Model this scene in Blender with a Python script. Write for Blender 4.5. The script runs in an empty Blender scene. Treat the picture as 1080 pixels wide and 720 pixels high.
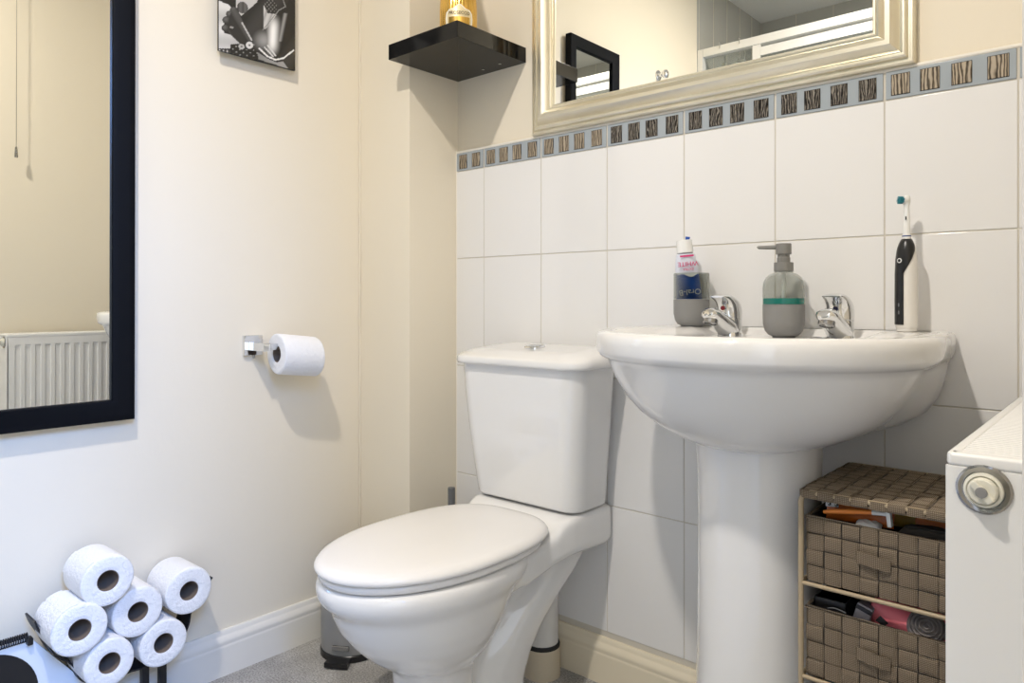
import bpy, bmesh, math, random
from mathutils import Vector, Matrix
random.seed(7)
PI = math.pi
sc = bpy.context.scene
COL = sc.collection
H = 0.9                                    # eye height
XL, YT = -1.68, 1.44                       # left wall plane, tiled wall plane
XR = -0.012                                # right wall plane
ZC = 2.5

# ------------------------------------------------------------------ materials
def mat(name, col, rough=0.5, metal=0.0, spec=0.5, coat=0.0, trans=0.0, ior=1.45, emit=None, estr=0.0):
    m = bpy.data.materials.new(name); m.use_nodes = True
    b = m.node_tree.nodes['Principled BSDF']
    b.inputs['Base Color'].default_value = (*col, 1)
    b.inputs['Roughness'].default_value = rough
    b.inputs['Metallic'].default_value = metal
    b.inputs['Specular IOR Level'].default_value = spec
    b.inputs['Coat Weight'].default_value = coat
    b.inputs['Coat Roughness'].default_value = 0.04
    b.inputs['Transmission Weight'].default_value = trans
    b.inputs['IOR'].default_value = ior
    if emit:
        b.inputs['Emission Color'].default_value = (*emit, 1)
        b.inputs['Emission Strength'].default_value = estr
    return m
def nodes(m): return m.node_tree.nodes, m.node_tree.links, m.node_tree.nodes['Principled BSDF']
def noise(m, scale, detail=4, rough=0.5, stretch=None):
    n, l, b = nodes(m)
    tc = n.new('ShaderNodeTexCoord'); t = n.new('ShaderNodeTexNoise')
    t.inputs['Scale'].default_value = scale; t.inputs['Detail'].default_value = detail
    t.inputs['Roughness'].default_value = rough
    if stretch:
        mp = n.new('ShaderNodeMapping'); mp.inputs['Scale'].default_value = stretch
        l.new(tc.outputs['Object'], mp.inputs['Vector']); l.new(mp.outputs['Vector'], t.inputs['Vector'])
    else:
        l.new(tc.outputs['Object'], t.inputs['Vector'])
    return t
def bump(m, tex_out, strength=0.2, dist=0.002, prev=None):
    n, l, b = nodes(m)
    bp = n.new('ShaderNodeBump'); bp.inputs['Strength'].default_value = strength; bp.inputs['Distance'].default_value = dist
    l.new(tex_out, bp.inputs['Height'])
    if prev: l.new(prev.outputs['Normal'], bp.inputs['Normal'])
    l.new(bp.outputs['Normal'], b.inputs['Normal'])
    return bp
def ramp(m, tex_out, stops, target='Base Color'):
    n, l, b = nodes(m)
    r = n.new('ShaderNodeValToRGB'); e = r.color_ramp.elements
    while len(e) < len(stops): e.new(0.5)
    for k, (p, c) in enumerate(stops):
        e[k].position = p; e[k].color = (*c, 1) if len(c) == 3 else c
    l.new(tex_out, r.inputs['Fac'])
    if target: l.new(r.outputs['Color'], b.inputs[target])
    return r

M = {}
M['wall'] = mat('cream_paint', (.80, .730, .595), .75, spec=.3)
t = noise(M['wall'], 60, 5, .6); bump(M['wall'], t.outputs['Fac'], .12, .002)
M['ceil'] = mat('ceiling_paint', (.80, .79, .76), .85)
M['tile'] = mat('white_glazed_tile', (.80, .79, .775), .09, spec=.5)
t = noise(M['tile'], 5, 1, .4); bump(M['tile'], t.outputs['Fac'], .25, .006)
M['grout'] = mat('grout', (.62, .58, .50), .85)
M['seal'] = mat('white_sealant', (.80, .76, .68), .5)
M['border'] = mat('blue_grey_border_glaze', (.36, .40, .43), .16)
def streak(name, stops, rough, scale, dist):
    m = mat(name, (.2, .18, .15), rough, .35)
    n, l, b = nodes(m)
    tc = n.new('ShaderNodeTexCoord'); w = n.new('ShaderNodeTexWave'); w.wave_type = 'BANDS'; w.bands_direction = 'X'
    w.inputs['Scale'].default_value = scale; w.inputs['Distortion'].default_value = dist
    w.inputs['Detail'].default_value = 3; w.inputs['Detail Scale'].default_value = 1.2
    mp = n.new('ShaderNodeMapping'); mp.inputs['Scale'].default_value = (1, 1, .25)
    l.new(tc.outputs['Object'], mp.inputs['Vector']); l.new(mp.outputs['Vector'], w.inputs['Vector'])
    ramp(m, w.outputs['Fac'], stops); bump(m, w.outputs['Fac'], .6, .001)
    return m
M['inset_a'] = streak('streaked_brown_inset', [(.0, (.05, .04, .03)), (.35, (.22, .18, .13)), (.8, (.45, .38, .29))], .3, 55, 9)
M['inset_b'] = streak('dark_brown_inset', [(.0, (.015, .013, .011)), (.6, (.06, .05, .042)), (.97, (.30, .27, .23))], .2, 70, 14)
M['inset_rim'] = mat('inset_rim', (.03, .025, .02), .3)
M['skirt'] = mat('white_gloss_skirting', (.80, .77, .70), .3)
M['skirt_t'] = mat('cream_gloss_skirting', (.78, .70, .54), .3)
M['carpet'] = mat('grey_carpet', (.3, .29, .27), .95, spec=.1)
t = noise(M['carpet'], 240, 6, .75)
t2 = noise(M['carpet'], 9, 3, .5)
n, l, b = nodes(M['carpet'])
r1 = ramp(M['carpet'], t.outputs['Fac'], [(.34, (.24, .23, .215)), (.5, (.62, .605, .58)), (.66, (.92, .91, .89))], None)
mx = n.new('ShaderNodeMix'); mx.data_type = 'RGBA'; mx.blend_type = 'MULTIPLY'; mx.inputs['Factor'].default_value = 1
r2 = ramp(M['carpet'], t2.outputs['Fac'], [(.35, (.72, .71, .70)), (.65, (1, 1, 1))], None)
l.new(r1.outputs['Color'], mx.inputs['A']); l.new(r2.outputs['Color'], mx.inputs['B']); l.new(mx.outputs['Result'], b.inputs['Base Color'])
bump(M['carpet'], t.outputs['Fac'], 1.0, .006)
M['ceramic'] = mat('white_ceramic', (.80, .79, .77), .07, spec=.6, coat=.5)
M['plastic_w'] = mat('white_seat_plastic', (.82, .80, .775), .16, spec=.5)
M['chrome'] = mat('chrome', (.78, .79, .80), .06, 1.0)
M['chrome_d'] = mat('dark_chrome', (.35, .35, .35), .15, 1.0)
M['mirror'] = mat('mirror_glass', (.90, .91, .88), .0, 1.0)
M['blk_gloss'] = mat('black_gloss_lacquer', (.005, .005, .005), .10, spec=.35)
M['blk_satin'] = mat('black_satin_frame', (.0035, .004, .0055), .5, spec=.10)
M['blk_metal'] = mat('black_powder_coated_metal', (.012, .012, .014), .45)
M['blk_plastic'] = mat('black_plastic', (.012, .012, .013), .3)
M['champ'] = mat('champagne_silver_frame', (.80, .76, .63), .30, .85)
t = noise(M['champ'], 7, 3, .5); bump(M['champ'], t.outputs['Fac'], .03, .004)
ramp(M['champ'], t.outputs['Fac'], [(.35, (.74, .69, .555)), (.7, (.82, .78, .655))])
M['paper'] = mat('white_tissue_paper', (.86, .86, .87), .9, spec=.1)
t = noise(M['paper'], 130, 4, .6); bump(M['paper'], t.outputs['Fac'], .8, .004)
M['card'] = mat('brown_cardboard_core', (.20, .155, .12), .85)
M['weave'] = mat('taupe_woven_strap', (.20, .175, .14), .8, spec=.15)
n, l, b = nodes(M['weave'])
tc = n.new('ShaderNodeTexCoord')
ws = []
for d in 'XZ':
    w = n.new('ShaderNodeTexWave'); w.bands_direction = d; w.inputs['Scale'].default_value = 130
    w.inputs['Distortion'].default_value = 1.5; l.new(tc.outputs['Object'], w.inputs['Vector']); ws.append(w)
mm = n.new('ShaderNodeMath'); mm.operation = 'MULTIPLY'
l.new(ws[0].outputs['Fac'], mm.inputs[0]); l.new(ws[1].outputs['Fac'], mm.inputs[1])
ramp(M['weave'], mm.outputs['Value'], [(.0, (.135, .103, .07)), (.55, (.26, .205, .145)), (1, (.40, .33, .245))])
bump(M['weave'], mm.outputs['Value'], .5, .001)
M['weave_in'] = mat('dark_lining', (.035, .03, .025), .9)
M['rackwire'] = mat('beige_painted_wire', (.42, .33, .21), .4)
M['rad'] = mat('white_radiator_enamel', (.80, .795, .775), .25)
M['rad_d'] = mat('grille_gap_shadow_metal', (.35, .34, .31), .6)
M['pipe_w'] = mat('white_waste_pipe', (.72, .71, .68), .35)
M['pipe_c'] = mat('cream_painted_socket', (.62, .54, .40), .5)
M['rubber'] = mat('black_rubber', (.015, .015, .015), .6)
M['bin'] = mat('grey_metal_bin', (.30, .30, .30), .35, .3)
M['brushgrey'] = mat('grey_plastic', (.15, .155, .16), .4)
M['stone'] = mat('matte_grey_stoneware', (.245, .242, .235), .6)
t = noise(M['stone'], 350, 3, .6); bump(M['stone'], t.outputs['Fac'], .15, .001)
M['pump'] = mat('grey_pump_plastic', (.21, .205, .19), .4)
def clear(name, col, k=.25, rough=.03):
    m = bpy.data.materials.new(name); m.use_nodes = True
    n, l = m.node_tree.nodes, m.node_tree.links; n.clear()
    o = n.new('ShaderNodeOutputMaterial'); tr = n.new('ShaderNodeBsdfTransparent'); g = n.new('ShaderNodeBsdfPrincipled')
    tr.inputs['Color'].default_value = (*col, 1); g.inputs['Base Color'].default_value = (*col, 1)
    g.inputs['Roughness'].default_value = rough
    fr = n.new('ShaderNodeLayerWeight'); fr.inputs['Blend'].default_value = k
    mx = n.new('ShaderNodeMixShader'); l.new(fr.outputs['Facing'], mx.inputs['Fac'])
    l.new(tr.outputs['BSDF'], mx.inputs[1]); l.new(g.outputs['BSDF'], mx.inputs[2]); l.new(mx.outputs['Shader'], o.inputs['Surface'])
    return m
M['smoke'] = clear('smoked_grey_glass', (.70, .715, .69), .2)
M['shglass'] = clear('shower_glass', (.90, .92, .91), .12)
M['teal'] = mat('teal_liquid_soap', (.015, .16, .13), .15)
M['gold'] = mat('gold_foil_glass', (.80, .52, .14), .16, 1.0)
M['goldlabel'] = mat('pale_gold_label', (.80, .68, .42), .35, .3)
M['labelrim'] = mat('cream_label_rim', (.90, .87, .75), .4)
M['labelink'] = mat('brown_label_ink', (.10, .06, .025), .5)
M['tube_blue'] = mat('blue_toothpaste_tube', (.02, .09, .42), .3)
M['tube_white'] = mat('pale_toothpaste_tube', (.68, .71, .80), .35)
M['white'] = mat('white_plastic', (.82, .82, .80), .25)
M['pink_ink'] = mat('magenta_ink', (.62, .03, .17), .4)
M['blue_ink'] = mat('navy_ink', (.02, .05, .2), .4)
M['white_ink'] = mat('white_ink', (.82, .85, .88), .4)
M['brush_body'] = mat('pearl_white_brush_body', (.78, .75, .70), .25)
M['bristle'] = mat('teal_bristles', (.03, .24, .30), .6)
M['red'] = mat('red_dot', (.20, .008, .012), .3)
M['bluedot'] = mat('dark_blue_dot', (.008, .01, .05), .3)
M['orange'] = mat('orange_plastic', (.95, .30, .06), .35)
M['orange_p'] = mat('orange_wrapper', (.62, .15, .02), .3)
M['yellow_p'] = mat('mustard_wrapper', (.62, .38, .05), .35)
M['green'] = mat('green_stripe', (.06, .22, .03), .4)
M['pink'] = mat('pink_gloss_plastic', (.85, .20, .24), .3)
M['mesh_grey'] = mat('grey_vent_mesh', (.27, .24, .23), .5, .2)
M['foil'] = mat('grey_carton', (.30, .28, .30), .4)
M['tealbox'] = mat('teal_cap', (.0, .12, .16), .4)
M['pad'] = mat('white_card_cover', (.72, .76, .80), .5)
M['offwhite'] = mat('aged_cream_knob', (.72, .70, .60), .35)
M['shower_tile'] = mat('grey_shower_panel', (.46, .46, .43), .25)
M['upvc'] = mat('white_gloss_door_trim', (.80, .78, .74), .35)
M['alu'] = mat('polished_white_aluminium', (.85, .85, .83), .22, .3)
M['cord'] = mat('white_cord', (.30, .27, .23), .6)
M['lampglow'] = mat('lamp_diffuser', (.9, .88, .8), .4, emit=(1, .88, .70), estr=9)

# ------------------------------------------------------------------ geometry helpers
def tagit(o, label=None, cat=None, group=None, kind=None):
    if label: o['label'] = label
    if cat: o['category'] = cat
    if group: o['group'] = group
    if kind: o['kind'] = kind
    return o
def thing(name, label, cat, loc=(0, 0, 0), group=None):
    o = bpy.data.objects.new(name, None); o.location = loc; o.empty_display_size = .05
    COL.objects.link(o); return tagit(o, label, cat, group)
def wloc(o):
    v = Vector((0, 0, 0))
    while o: v += o.location; o = o.parent
    return v
def obj(name, bm, mats, parent=None, smooth=35, label=None, origin=None, mods=None):
    """link bm (world coordinates) as one mesh object"""
    if not isinstance(mats, (list, tuple)): mats = [mats]
    off = wloc(parent) if parent else (Vector(origin) if origin else Vector((0, 0, 0)))
    bmesh.ops.translate(bm, verts=bm.verts, vec=-off)
    bmesh.ops.recalc_face_normals(bm, faces=bm.faces)
    me = bpy.data.meshes.new(name); bm.to_mesh(me); bm.free()
    for m in mats: me.materials.append(m)
    if smooth:
        for p in me.polygons: p.use_smooth = True
        if smooth < 180: me.set_sharp_from_angle(angle=math.radians(smooth))
    o = bpy.data.objects.new(name, me); COL.objects.link(o)
    if smooth and smooth < 180 and name != 'front_panel':
        wn = o.modifiers.new('weighted_normals', 'WEIGHTED_NORMAL'); wn.keep_sharp = True; wn.weight = 80
    if parent: o.parent = parent
    elif origin: o.location = origin
    if label: o['label'] = label
    return o
def B(): return bmesh.new()
def box(bm, lo, hi, bev=0.0, seg=2, mi=0, rot=None, piv=None):
    lo, hi = Vector(lo), Vector(hi)
    r = bmesh.ops.create_cube(bm, size=1.0)
    vs = r['verts']
    for v in vs: v.co = Vector([(lo[k] + hi[k]) / 2 + v.co[k] * (hi[k] - lo[k]) for k in range(3)])
    fs = set(f for v in vs for f in v.link_faces)
    if bev > 0:
        es = list(set(e for v in vs for e in v.link_edges))
        rr = bmesh.ops.bevel(bm, geom=es, offset=bev, segments=seg, profile=.5, affect='EDGES')
        fs = set(f for v in rr['verts'] for f in v.link_faces)
        vs = list(set(v for f in fs for v in f.verts))
    for f in fs: f.material_index = mi
    if rot is not None:
        p = Vector(piv) if piv is not None else (lo + hi) / 2
        for v in vs: v.co = p + rot @ (v.co - p)
    return vs
def loft(bm, loops, cap0=True, cap1=True, closed=True, mi=0):
    rows = [[bm.verts.new(p) for p in lp] for lp in loops]
    n = len(rows[0])
    for a, b_ in zip(rows, rows[1:]):
        for i in range(n if closed else n - 1):
            j = (i + 1) % n
            try: f = bm.faces.new((a[i], a[j], b_[j], b_[i])); f.material_index = mi
            except ValueError: pass
    if cap0: f = bm.faces.new(rows[0][::-1]); f.material_index = mi
    if cap1: f = bm.faces.new(rows[-1]); f.material_index = mi
    return rows
def frame_of(d):
    d = Vector(d).normalized(); a = Vector((0, 0, 1)) if abs(d.z) < .9 else Vector((1, 0, 0))
    u = d.cross(a).normalized(); v = d.cross(u).normalized(); return u, v, d
def lathe(bm, prof, c=(0, 0, 0), axis=(0, 0, 1), n=40, cap0=True, cap1=True, mi=0, flute=0, fd=0):
    """prof: list of (radius, height along axis)"""
    u, v, d = frame_of(axis); c = Vector(c); loops = []
    for r, h in prof:
        r = max(r, 1e-5)
        loops.append([c + d * h + (u * math.cos(2*PI*i/n) + v * math.sin(2*PI*i/n)) * (r + (fd * math.cos(flute*2*PI*i/n) if flute else 0)) for i in range(n)])
    return loft(bm, loops, cap0, cap1, mi=mi)
def tube(bm, pts, r, n=10, mi=0, closed=False):
    pts = [Vector(p) for p in pts]; loops = []; N = len(pts)
    pu = None
    for i, p in enumerate(pts):
        if closed: d = (pts[(i+1) % N] - pts[i-1]).normalized()
        else: d = (pts[min(i+1, N-1)] - pts[max(i-1, 0)]).normalized()
        if pu is None: u, v, _ = frame_of(d)
        else:
            u = (pu - d * pu.dot(d)).normalized(); v = d.cross(u)
        pu = u; rr = r[i] if isinstance(r, (list, tuple)) else r
        loops.append([p + (u * math.cos(2*PI*k/n) + v * math.sin(2*PI*k/n)) * rr for k in range(n)])
    if closed: loft(bm, loops + [loops[0]], False, False, mi=mi)
    else: loft(bm, loops, True, True, mi=mi)
def prism(bm, poly, d, mi=0):
    """extrude polygon (list of 3D points) by vector d"""
    d = Vector(d); a = [Vector(p) for p in poly]
    loft(bm, [a, [p + d for p in a]], mi=mi)
def spline(pts, k=6):
    """Catmull-Rom through pts"""
    P = [Vector(p) for p in pts]; out = []
    for i in range(len(P) - 1):
        p0, p1, p2, p3 = P[max(i-1, 0)], P[i], P[i+1], P[min(i+2, len(P)-1)]
        for j in range(k):
            t = j / k
            out.append(.5*((2*p1) + (p2-p0)*t + (2*p0-5*p1+4*p2-p3)*t*t + (3*p1-p0-3*p2+p3)*t**3))
    out.append(P[-1]); return out
def text_mesh(txt, size, extr=.0003):
    cu = bpy.data.curves.new('lettering', 'FONT'); cu.body = txt; cu.size = size; cu.extrude = extr
    cu.align_x = 'CENTER'; cu.align_y = 'CENTER'; cu.resolution_u = 3
    o = bpy.data.objects.new('lettering', cu); COL.objects.link(o)
    dg = bpy.context.evaluated_depsgraph_get(); dg.update()
    me = bpy.data.meshes.new_from_object(o.evaluated_get(dg))
    COL.objects.unlink(o); bpy.data.objects.remove(o); bpy.data.curves.remove(cu)
    return me
def add_text(name, txt, size, m, parent, centre, right, up, bend=None, label=None, bold=0):
    me = text_mesh(txt, size)
    r, u = Vector(right).normalized(), Vector(up).normalized(); nrm = r.cross(u)
    bm = B(); bm.from_mesh(me); bpy.data.meshes.remove(me)
    for v in bm.verts:
        x, y, z = v.co
        if bend:   # wrap round a vertical cylinder of radius bend
            a = x / bend
            v.co = Vector(centre) + r * (bend * math.sin(a)) + nrm * (bend * (math.cos(a) - 1) + z) + u * y
        else: v.co = Vector(centre) + r * x + u * y + nrm * z
    return obj(name, bm, m, parent, smooth=0, label=label)
def struct(name, bm, m, smooth=0, origin=None):
    o = obj(name, bm, m, None, smooth=smooth, origin=origin); o['kind'] = 'structure'; return o

# ------------------------------------------------------------------ the room
bm = B(); box(bm, (XL - .1, -1.35, -.1), (2.6, YT + .1, 0)); struct('floor', bm, M['carpet'])
bm = B(); box(bm, (XL - .1, -1.35, ZC), (0.15, YT + .1, ZC + .1)); struct('ceiling', bm, M['ceil'])
bm = B(); box(bm, (XL - .1, -.45, 0), (XL, YT + .1, ZC)); struct('wall_left', bm, M['wall'])
# shower end of the room: darker panelled walls
bm = B(); box(bm, (XL - .1, -1.24, 0), (XL, -.452, ZC))
for k in range(5): box(bm, (XL, -.47 - .16*k - .003, 0), (XL + .0015, -.47 - .16*k, ZC), mi=1)
struct('wall_shower_side', bm, [M['shower_tile'], M['grout']])
bm = B(); box(bm, (XL - .1, -1.35, 0), (.15, -1.242, ZC))
for k in range(8): box(bm, (XL + .2*k, -1.242, 0), (XL + .2*k + .003, -1.2405, ZC), mi=1)
struct('wall_shower_end', bm, [M['shower_tile'], M['grout']])
# right wall with a doorway (the viewer stands in it)
DY0, DY1, DZ = -.52, .283, 2.02
bm = B()
box(bm, (XR, DY1 + .012, 0), (XR + .12, YT + .1, ZC))
box(bm, (XR, -1.24, 0), (XR + .12, DY0 - .012, ZC))
box(bm, (XR, DY0 - .012, DZ + .012), (XR + .12, DY1 + .012, ZC))
struct('wall_right', bm, M['wall'])
bm = B()     # door lining and architrave, room side
AX = XR - .0185
box(bm, (AX, DY1, 0), (XR, DY1 + .062, DZ + .062), .003)
box(bm, (AX, DY0 - .062, 0), (XR, DY0, DZ + .062), .003)
box(bm, (AX, DY0, DZ), (XR, DY1, DZ + .062), .003)
box(bm, (XR, DY1 - .002, 0), (XR + .12, DY1 + .0115, DZ))
box(bm, (XR, DY0 - .0115, 0), (XR + .12, DY0 + .002, DZ))
box(bm, (XR, DY0, DZ), (XR + .12, DY1, DZ + .0115))
struct('trim_1', bm, M['upvc'], 35)
# tiled wall: plaster above, tiles below
bm = B(); box(bm, (-1.9, YT, 0), (.15, YT + .1, ZC)); struct('wall_tiled_back', bm, M['wall'])
GX = [-1.558 + .2*k for k in range(9)]      # grout centres
GZ = [.118, .417, .717, 1.017, 1.261, 1.312]
X0 = -1.466
bm = B()
TD = .008; g = .0022
box(bm, (X0, YT - TD + .0017, .09), (XR, YT, 1.314), mi=1)
INS = []
for i in range(len(GX)):
    xa, xb = max(GX[i], X0) , min(GX[i] + .2, XR)
    if i == len(GX) - 1: xb = XR
    if xb - xa < .01: continue
    for j in range(4):
        box(bm, (xa + g/2, YT - TD, GZ[j] + g/2), (xb - g/2, YT, GZ[j+1] - g/2), .0014, 2, mi=0)
    box(bm, (xa + g, YT - TD - .0006, GZ[4] + g/2), (xb - g, YT, GZ[5]), .0012, 2, mi=2)
    for q, fx in enumerate((.027, .0735, .121, .172)):
        cx = GX[i] + fx + random.uniform(-.001, .001)
        if cx - .016 < X0 + .003 or cx > xb - .016: continue
        INS.append((cx, i))
for cx, i in INS:
    w, h = .0145, .0185 + random.uniform(-.0005, .0005); zc = 1.2865
    dark = i in (3, 4, 5) and not (i == 3 and False)
    box(bm, (cx - w - .0008, YT - TD - .0012, zc - h - .0008), (cx + w + .0008, YT - TD, zc + h + .0008), 0, mi=5)
    box(bm, (cx - w, YT - TD - .0022, zc - h), (cx + w, YT - TD, zc + h), .0008, 1, mi=4 if dark else 3)
o = struct('wall_tiling', bm, [M['tile'], M['grout'], M['border'], M['inset_a'], M['inset_b'], M['inset_rim']], 30)
bm = B(); tube(bm, [(X0, YT - .004, 1.3155), (XR, YT - .004, 1.3155)], .0045, 8)
tube(bm, [(X0 + .002, YT - .006, 0.1), (X0 + .002, YT - .006, 1.316)], .003, 8); struct('trim_2', bm, M['seal'], 60)
# boxed-in corner
bm = B(); box(bm, (XL, 1.261, 0), (X0, YT + .05, ZC), .002, 2); struct('wall_boxing', bm, M['wall'], 30)
bm = B()
pts = [(XL + .003 + random.uniform(-.0008, .0008), 1.259 + random.uniform(-.0008, .0008), z/40) for z in range(4, 100)]
tube(bm, pts, .003, 6); struct('trim_3', bm, M['wall'], 180)
# skirtings
SK = [(0, 0), (.018, 0), (.018, .066), (.0155, .070), (.0155, .074), (.017, .079), (.0165, .086), (.011, .092), (.009, .096), (.009, .101), (.006, .105), (0, .105)]
def skirting(name, p0, p1, nrm, m):
    bm = B(); p0, p1, nrm = Vector(p0), Vector(p1), Vector(nrm)
    loft(bm, [[p + nrm * a + Vector((0, 0, z)) for a, z in SK] for p in (p0, p1)])
    return struct(name, bm, m, 50)
skirting('baseboard_left', (XL, -.45, 0), (XL, 1.2605, 0), (1, 0, 0), M['skirt'])
skirting('baseboard_back', (X0, YT - .0065, 0), (XR, YT - .0065, 0), (0, -1, 0), M['skirt_t'])
skirting('baseboard_right', (XR, DY1 + .0625, 0), (XR, YT - .026, 0), (-1, 0, 0), M['skirt_t'])
skirting('baseboard_boxing', (XL + .0185, 1.2605, 0), (X0, 1.2605, 0), (0, -1, 0), M['skirt'])

# ------------------------------------------------------------------ toilet
TX = -1.090
def egg(w, yf, yr, yc, z, nf=2.0, nr=2.6, N=72, x0=TX, wr=None):
    out = []
    for i in range(N):
        a = 2*PI*i/N; c, s = math.cos(a), math.sin(a)
        n = nf if s < 0 else nr
        x = w * math.copysign(abs(c)**(2/n), c)
        y = yc + (yc - yf if s < 0 else yr - yc) * math.copysign(abs(s)**(2/n), s)
        if wr is not None and s > 0: x *= 1 + (wr - 1) * (s ** 1.5)
        out.append(Vector((x0 + x, y, z)))
    return out
toilet = thing('toilet', 'white close-coupled toilet with closed lid against the tiled wall', 'toilet', (TX, 1.1, 0))
bm = B()
S = [  # z, w, yf, yr, yc
 (.0, .102, .885, 1.10, .99), (.012, .102, .885, 1.10, .99), (.05, .090, .905, 1.09, .99), (.12, .082, .925, 1.07, .99),
 (.165, .082, .92, 1.07, .99), (.183, .088, .905, 1.075, .99), (.198, .102, .878, 1.08, .99), (.22, .120, .850, 1.095, .99), (.25, .137, .820, 1.11, .98),
 (.28, .148, .797, 1.125, .98), (.305, .153, .785, 1.14, .98), (.325, .156, .778, 1.16, .98), (.336, .162, .765, 1.17, .98), (.35, .169, .752, 1.19, .98),
 (.368, .171, .748, 1.20, .98), (.379, .169, .751, 1.20, .98), (.385, .162, .758, 1.19, .98)]
loft(bm, [egg(w, yf, yr, yc, z) for z, w, yf, yr, yc in S])
# rear deck that carries the cistern
def rrect(xa, xb, ya, yb, z, r, n=8):
    out = []
    for (cx, cy, a0) in ((xb - r, yb - r, 0), (xa + r, yb - r, 90), (xa + r, ya + r, 180), (xb - r, ya + r, 270)):
        for k in range(n + 1):
            a = math.radians(a0 + 90*k/n); out.append(Vector((cx + r*math.cos(a), cy + r*math.sin(a), z)))
    return out
D = []   # sections along y : (y, halfwidth, zbot, ztop)
for y, w, zb, zt in ((1.00, .112, .31, .372), (1.08, .135, .308, .380), (1.14, .140, .312, .382), (1.19, .140, .320, .384), (1.225, .142, .328, .396), (1.25, .148, .335, .416), (1.275, .153, .340, .425), (1.32, .155, .340, .428), (1.40, .154, .334, .428), (1.425, .152, .338, .426)):
    D.append([Vector((TX + dx * w, y, z)) for dx, z in ((-1, zb + .012), (-.93, zb), (.93, zb), (1, zb + .012), (1, zt - .010), (.95, zt), (-.95, zt), (-1, zt - .010))])
loft(bm, D)
# swept rear leg, wide at the back and narrow where it meets the bowl
L = []
for z, yf, yb, wb, wf in ((0, .98, 1.20, .080, .080), (.04, .99, 1.195, .080, .070), (.09, 1.0, 1.20, .083, .050), (.14, 1.01, 1.215, .088, .042), (.19, 1.02, 1.243, .095, .040), (.24, 1.03, 1.29, .103, .046), (.29, 1.03, 1.35, .110, .060), (.345, 1.03, 1.395, .118, .080)):
    e = .012; ym = max(yb - .125, yf + .03); yq = max(yb - .085, yf + .06)
    half = [(wf, yf), (wf + .002, ym), (wb*.90, yq), (wb, yb - .045), (wb, yb - e), (wb - e, yb)]
    L.append([Vector((TX + x, y, z)) for x, y in half] + [Vector((TX - x, y, z)) for x, y in half[::-1]])
loft(bm, L)
pan = obj('pan', bm, M['ceramic'], toilet, smooth=180)
md = pan.modifiers.new('r', 'REMESH'); md.mode = 'VOXEL'; md.voxel_size = .0045; md.use_smooth_shade = True
md = pan.modifiers.new('s', 'SMOOTH'); md.factor = .6; md.iterations = 14
# seat ring and lid
def lidloft(name, zs, mt, w0, yf0, yr0):
    bm = B()
    loft(bm, [egg(w0 - d, yf0 + d, yr0 - d*.8, 1.0, z, 2.0, 3.3, 96, wr=.93) for z, d in zs])
    return obj(name, bm, mt, toilet, smooth=60)
lidloft('seat', [(.3865, .012), (.3875, .006), (.392, .003), (.398, .003), (.4015, .008), (.402, .02)], M['plastic_w'], .169, .748, 1.240)
lidloft('seat_lid', [(.402, .010), (.4035, .003), (.407, .0), (.412, .0005), (.4165, .004), (.4205, .0095), (.4230, .019), (.4250, .040), (.4265, .080), (.4272, .125)], M['plastic_w'], .172, .744, 1.256)
for s in (-1, 1):
    bm = B(); lathe(bm, [(.010, -.022), (.0125, -.020), (.0125, .020), (.010, .022)], (TX + s*.070, 1.246, .400), (1, 0, 0), 20)
    box(bm, (TX + s*.070 - .016, 1.236, .386), (TX + s*.070 + .016, 1.254, .402), .004)
    obj('hinge', bm, M['plastic_w'], toilet, label='white seat hinge')
# cistern
bm = B(); C = []
for z, dx, yf, r in ((.430, .020, 1.286, .03), (.4315, .011, 1.277, .035), (.438, .006, 1.271, .042), (.50, .0, 1.262, .045), (.60, -.009, 1.250, .046), (.70, -.016, 1.243, .046), (.748, -.019, 1.241, .046)):
    C.append(rrect(TX - .163 + dx, TX + .163 - dx, yf, 1.418, z, r))
loft(bm, C); obj('cistern', bm, M['ceramic'], toilet, smooth=50)
bm = B(); C = []
for z, d, r in ((.7485, .010, .05), (.7495, .002, .055), (.755, -.001, .058), (.764, .0, .058), (.774, .003, .056), (.782, .009, .052), (.788, .02, .045), (.792, .036, .036), (.7945, .06, .02)):
    C.append([p + Vector((0, 0, (p.y - 1.40)*.085*min(1, max(0, z - .764)/.022))) for p in rrect(TX - .196 + d, TX + .196 - d, 1.226 + d, 1.423 - d*.6, z, max(r, .01))])
loft(bm, C); obj('cistern_lid', bm, M['ceramic'], toilet, smooth=60)
BA = Vector((0, -.085, 1)).normalized(); BC = Vector((TX, 1.325, .7877))
bm = B(); lathe(bm, [(.0255, 0), (.0255, .0035), (.023, .0058), (.020, .0058), (.0195, .0040)], BC, BA, n=40)
fb = obj('flush_button', bm, M['chrome'], toilet)
for s in (0, 1):
    bm = B(); ps = [(0 if s else 0, 0)]
    arc = [math.radians(a + 180*s) for a in range(4, 177, 12)]
    lo = [BC + BA*.0040 + Vector((.0185*math.cos(a), .0185*math.sin(a), .085*.0185*math.sin(a))) for a in arc]
    hi = [p + BA*.0022 for p in lo]; loft(bm, [lo, hi]); obj('button_half', bm, M['chrome'], fb, smooth=0)

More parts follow.
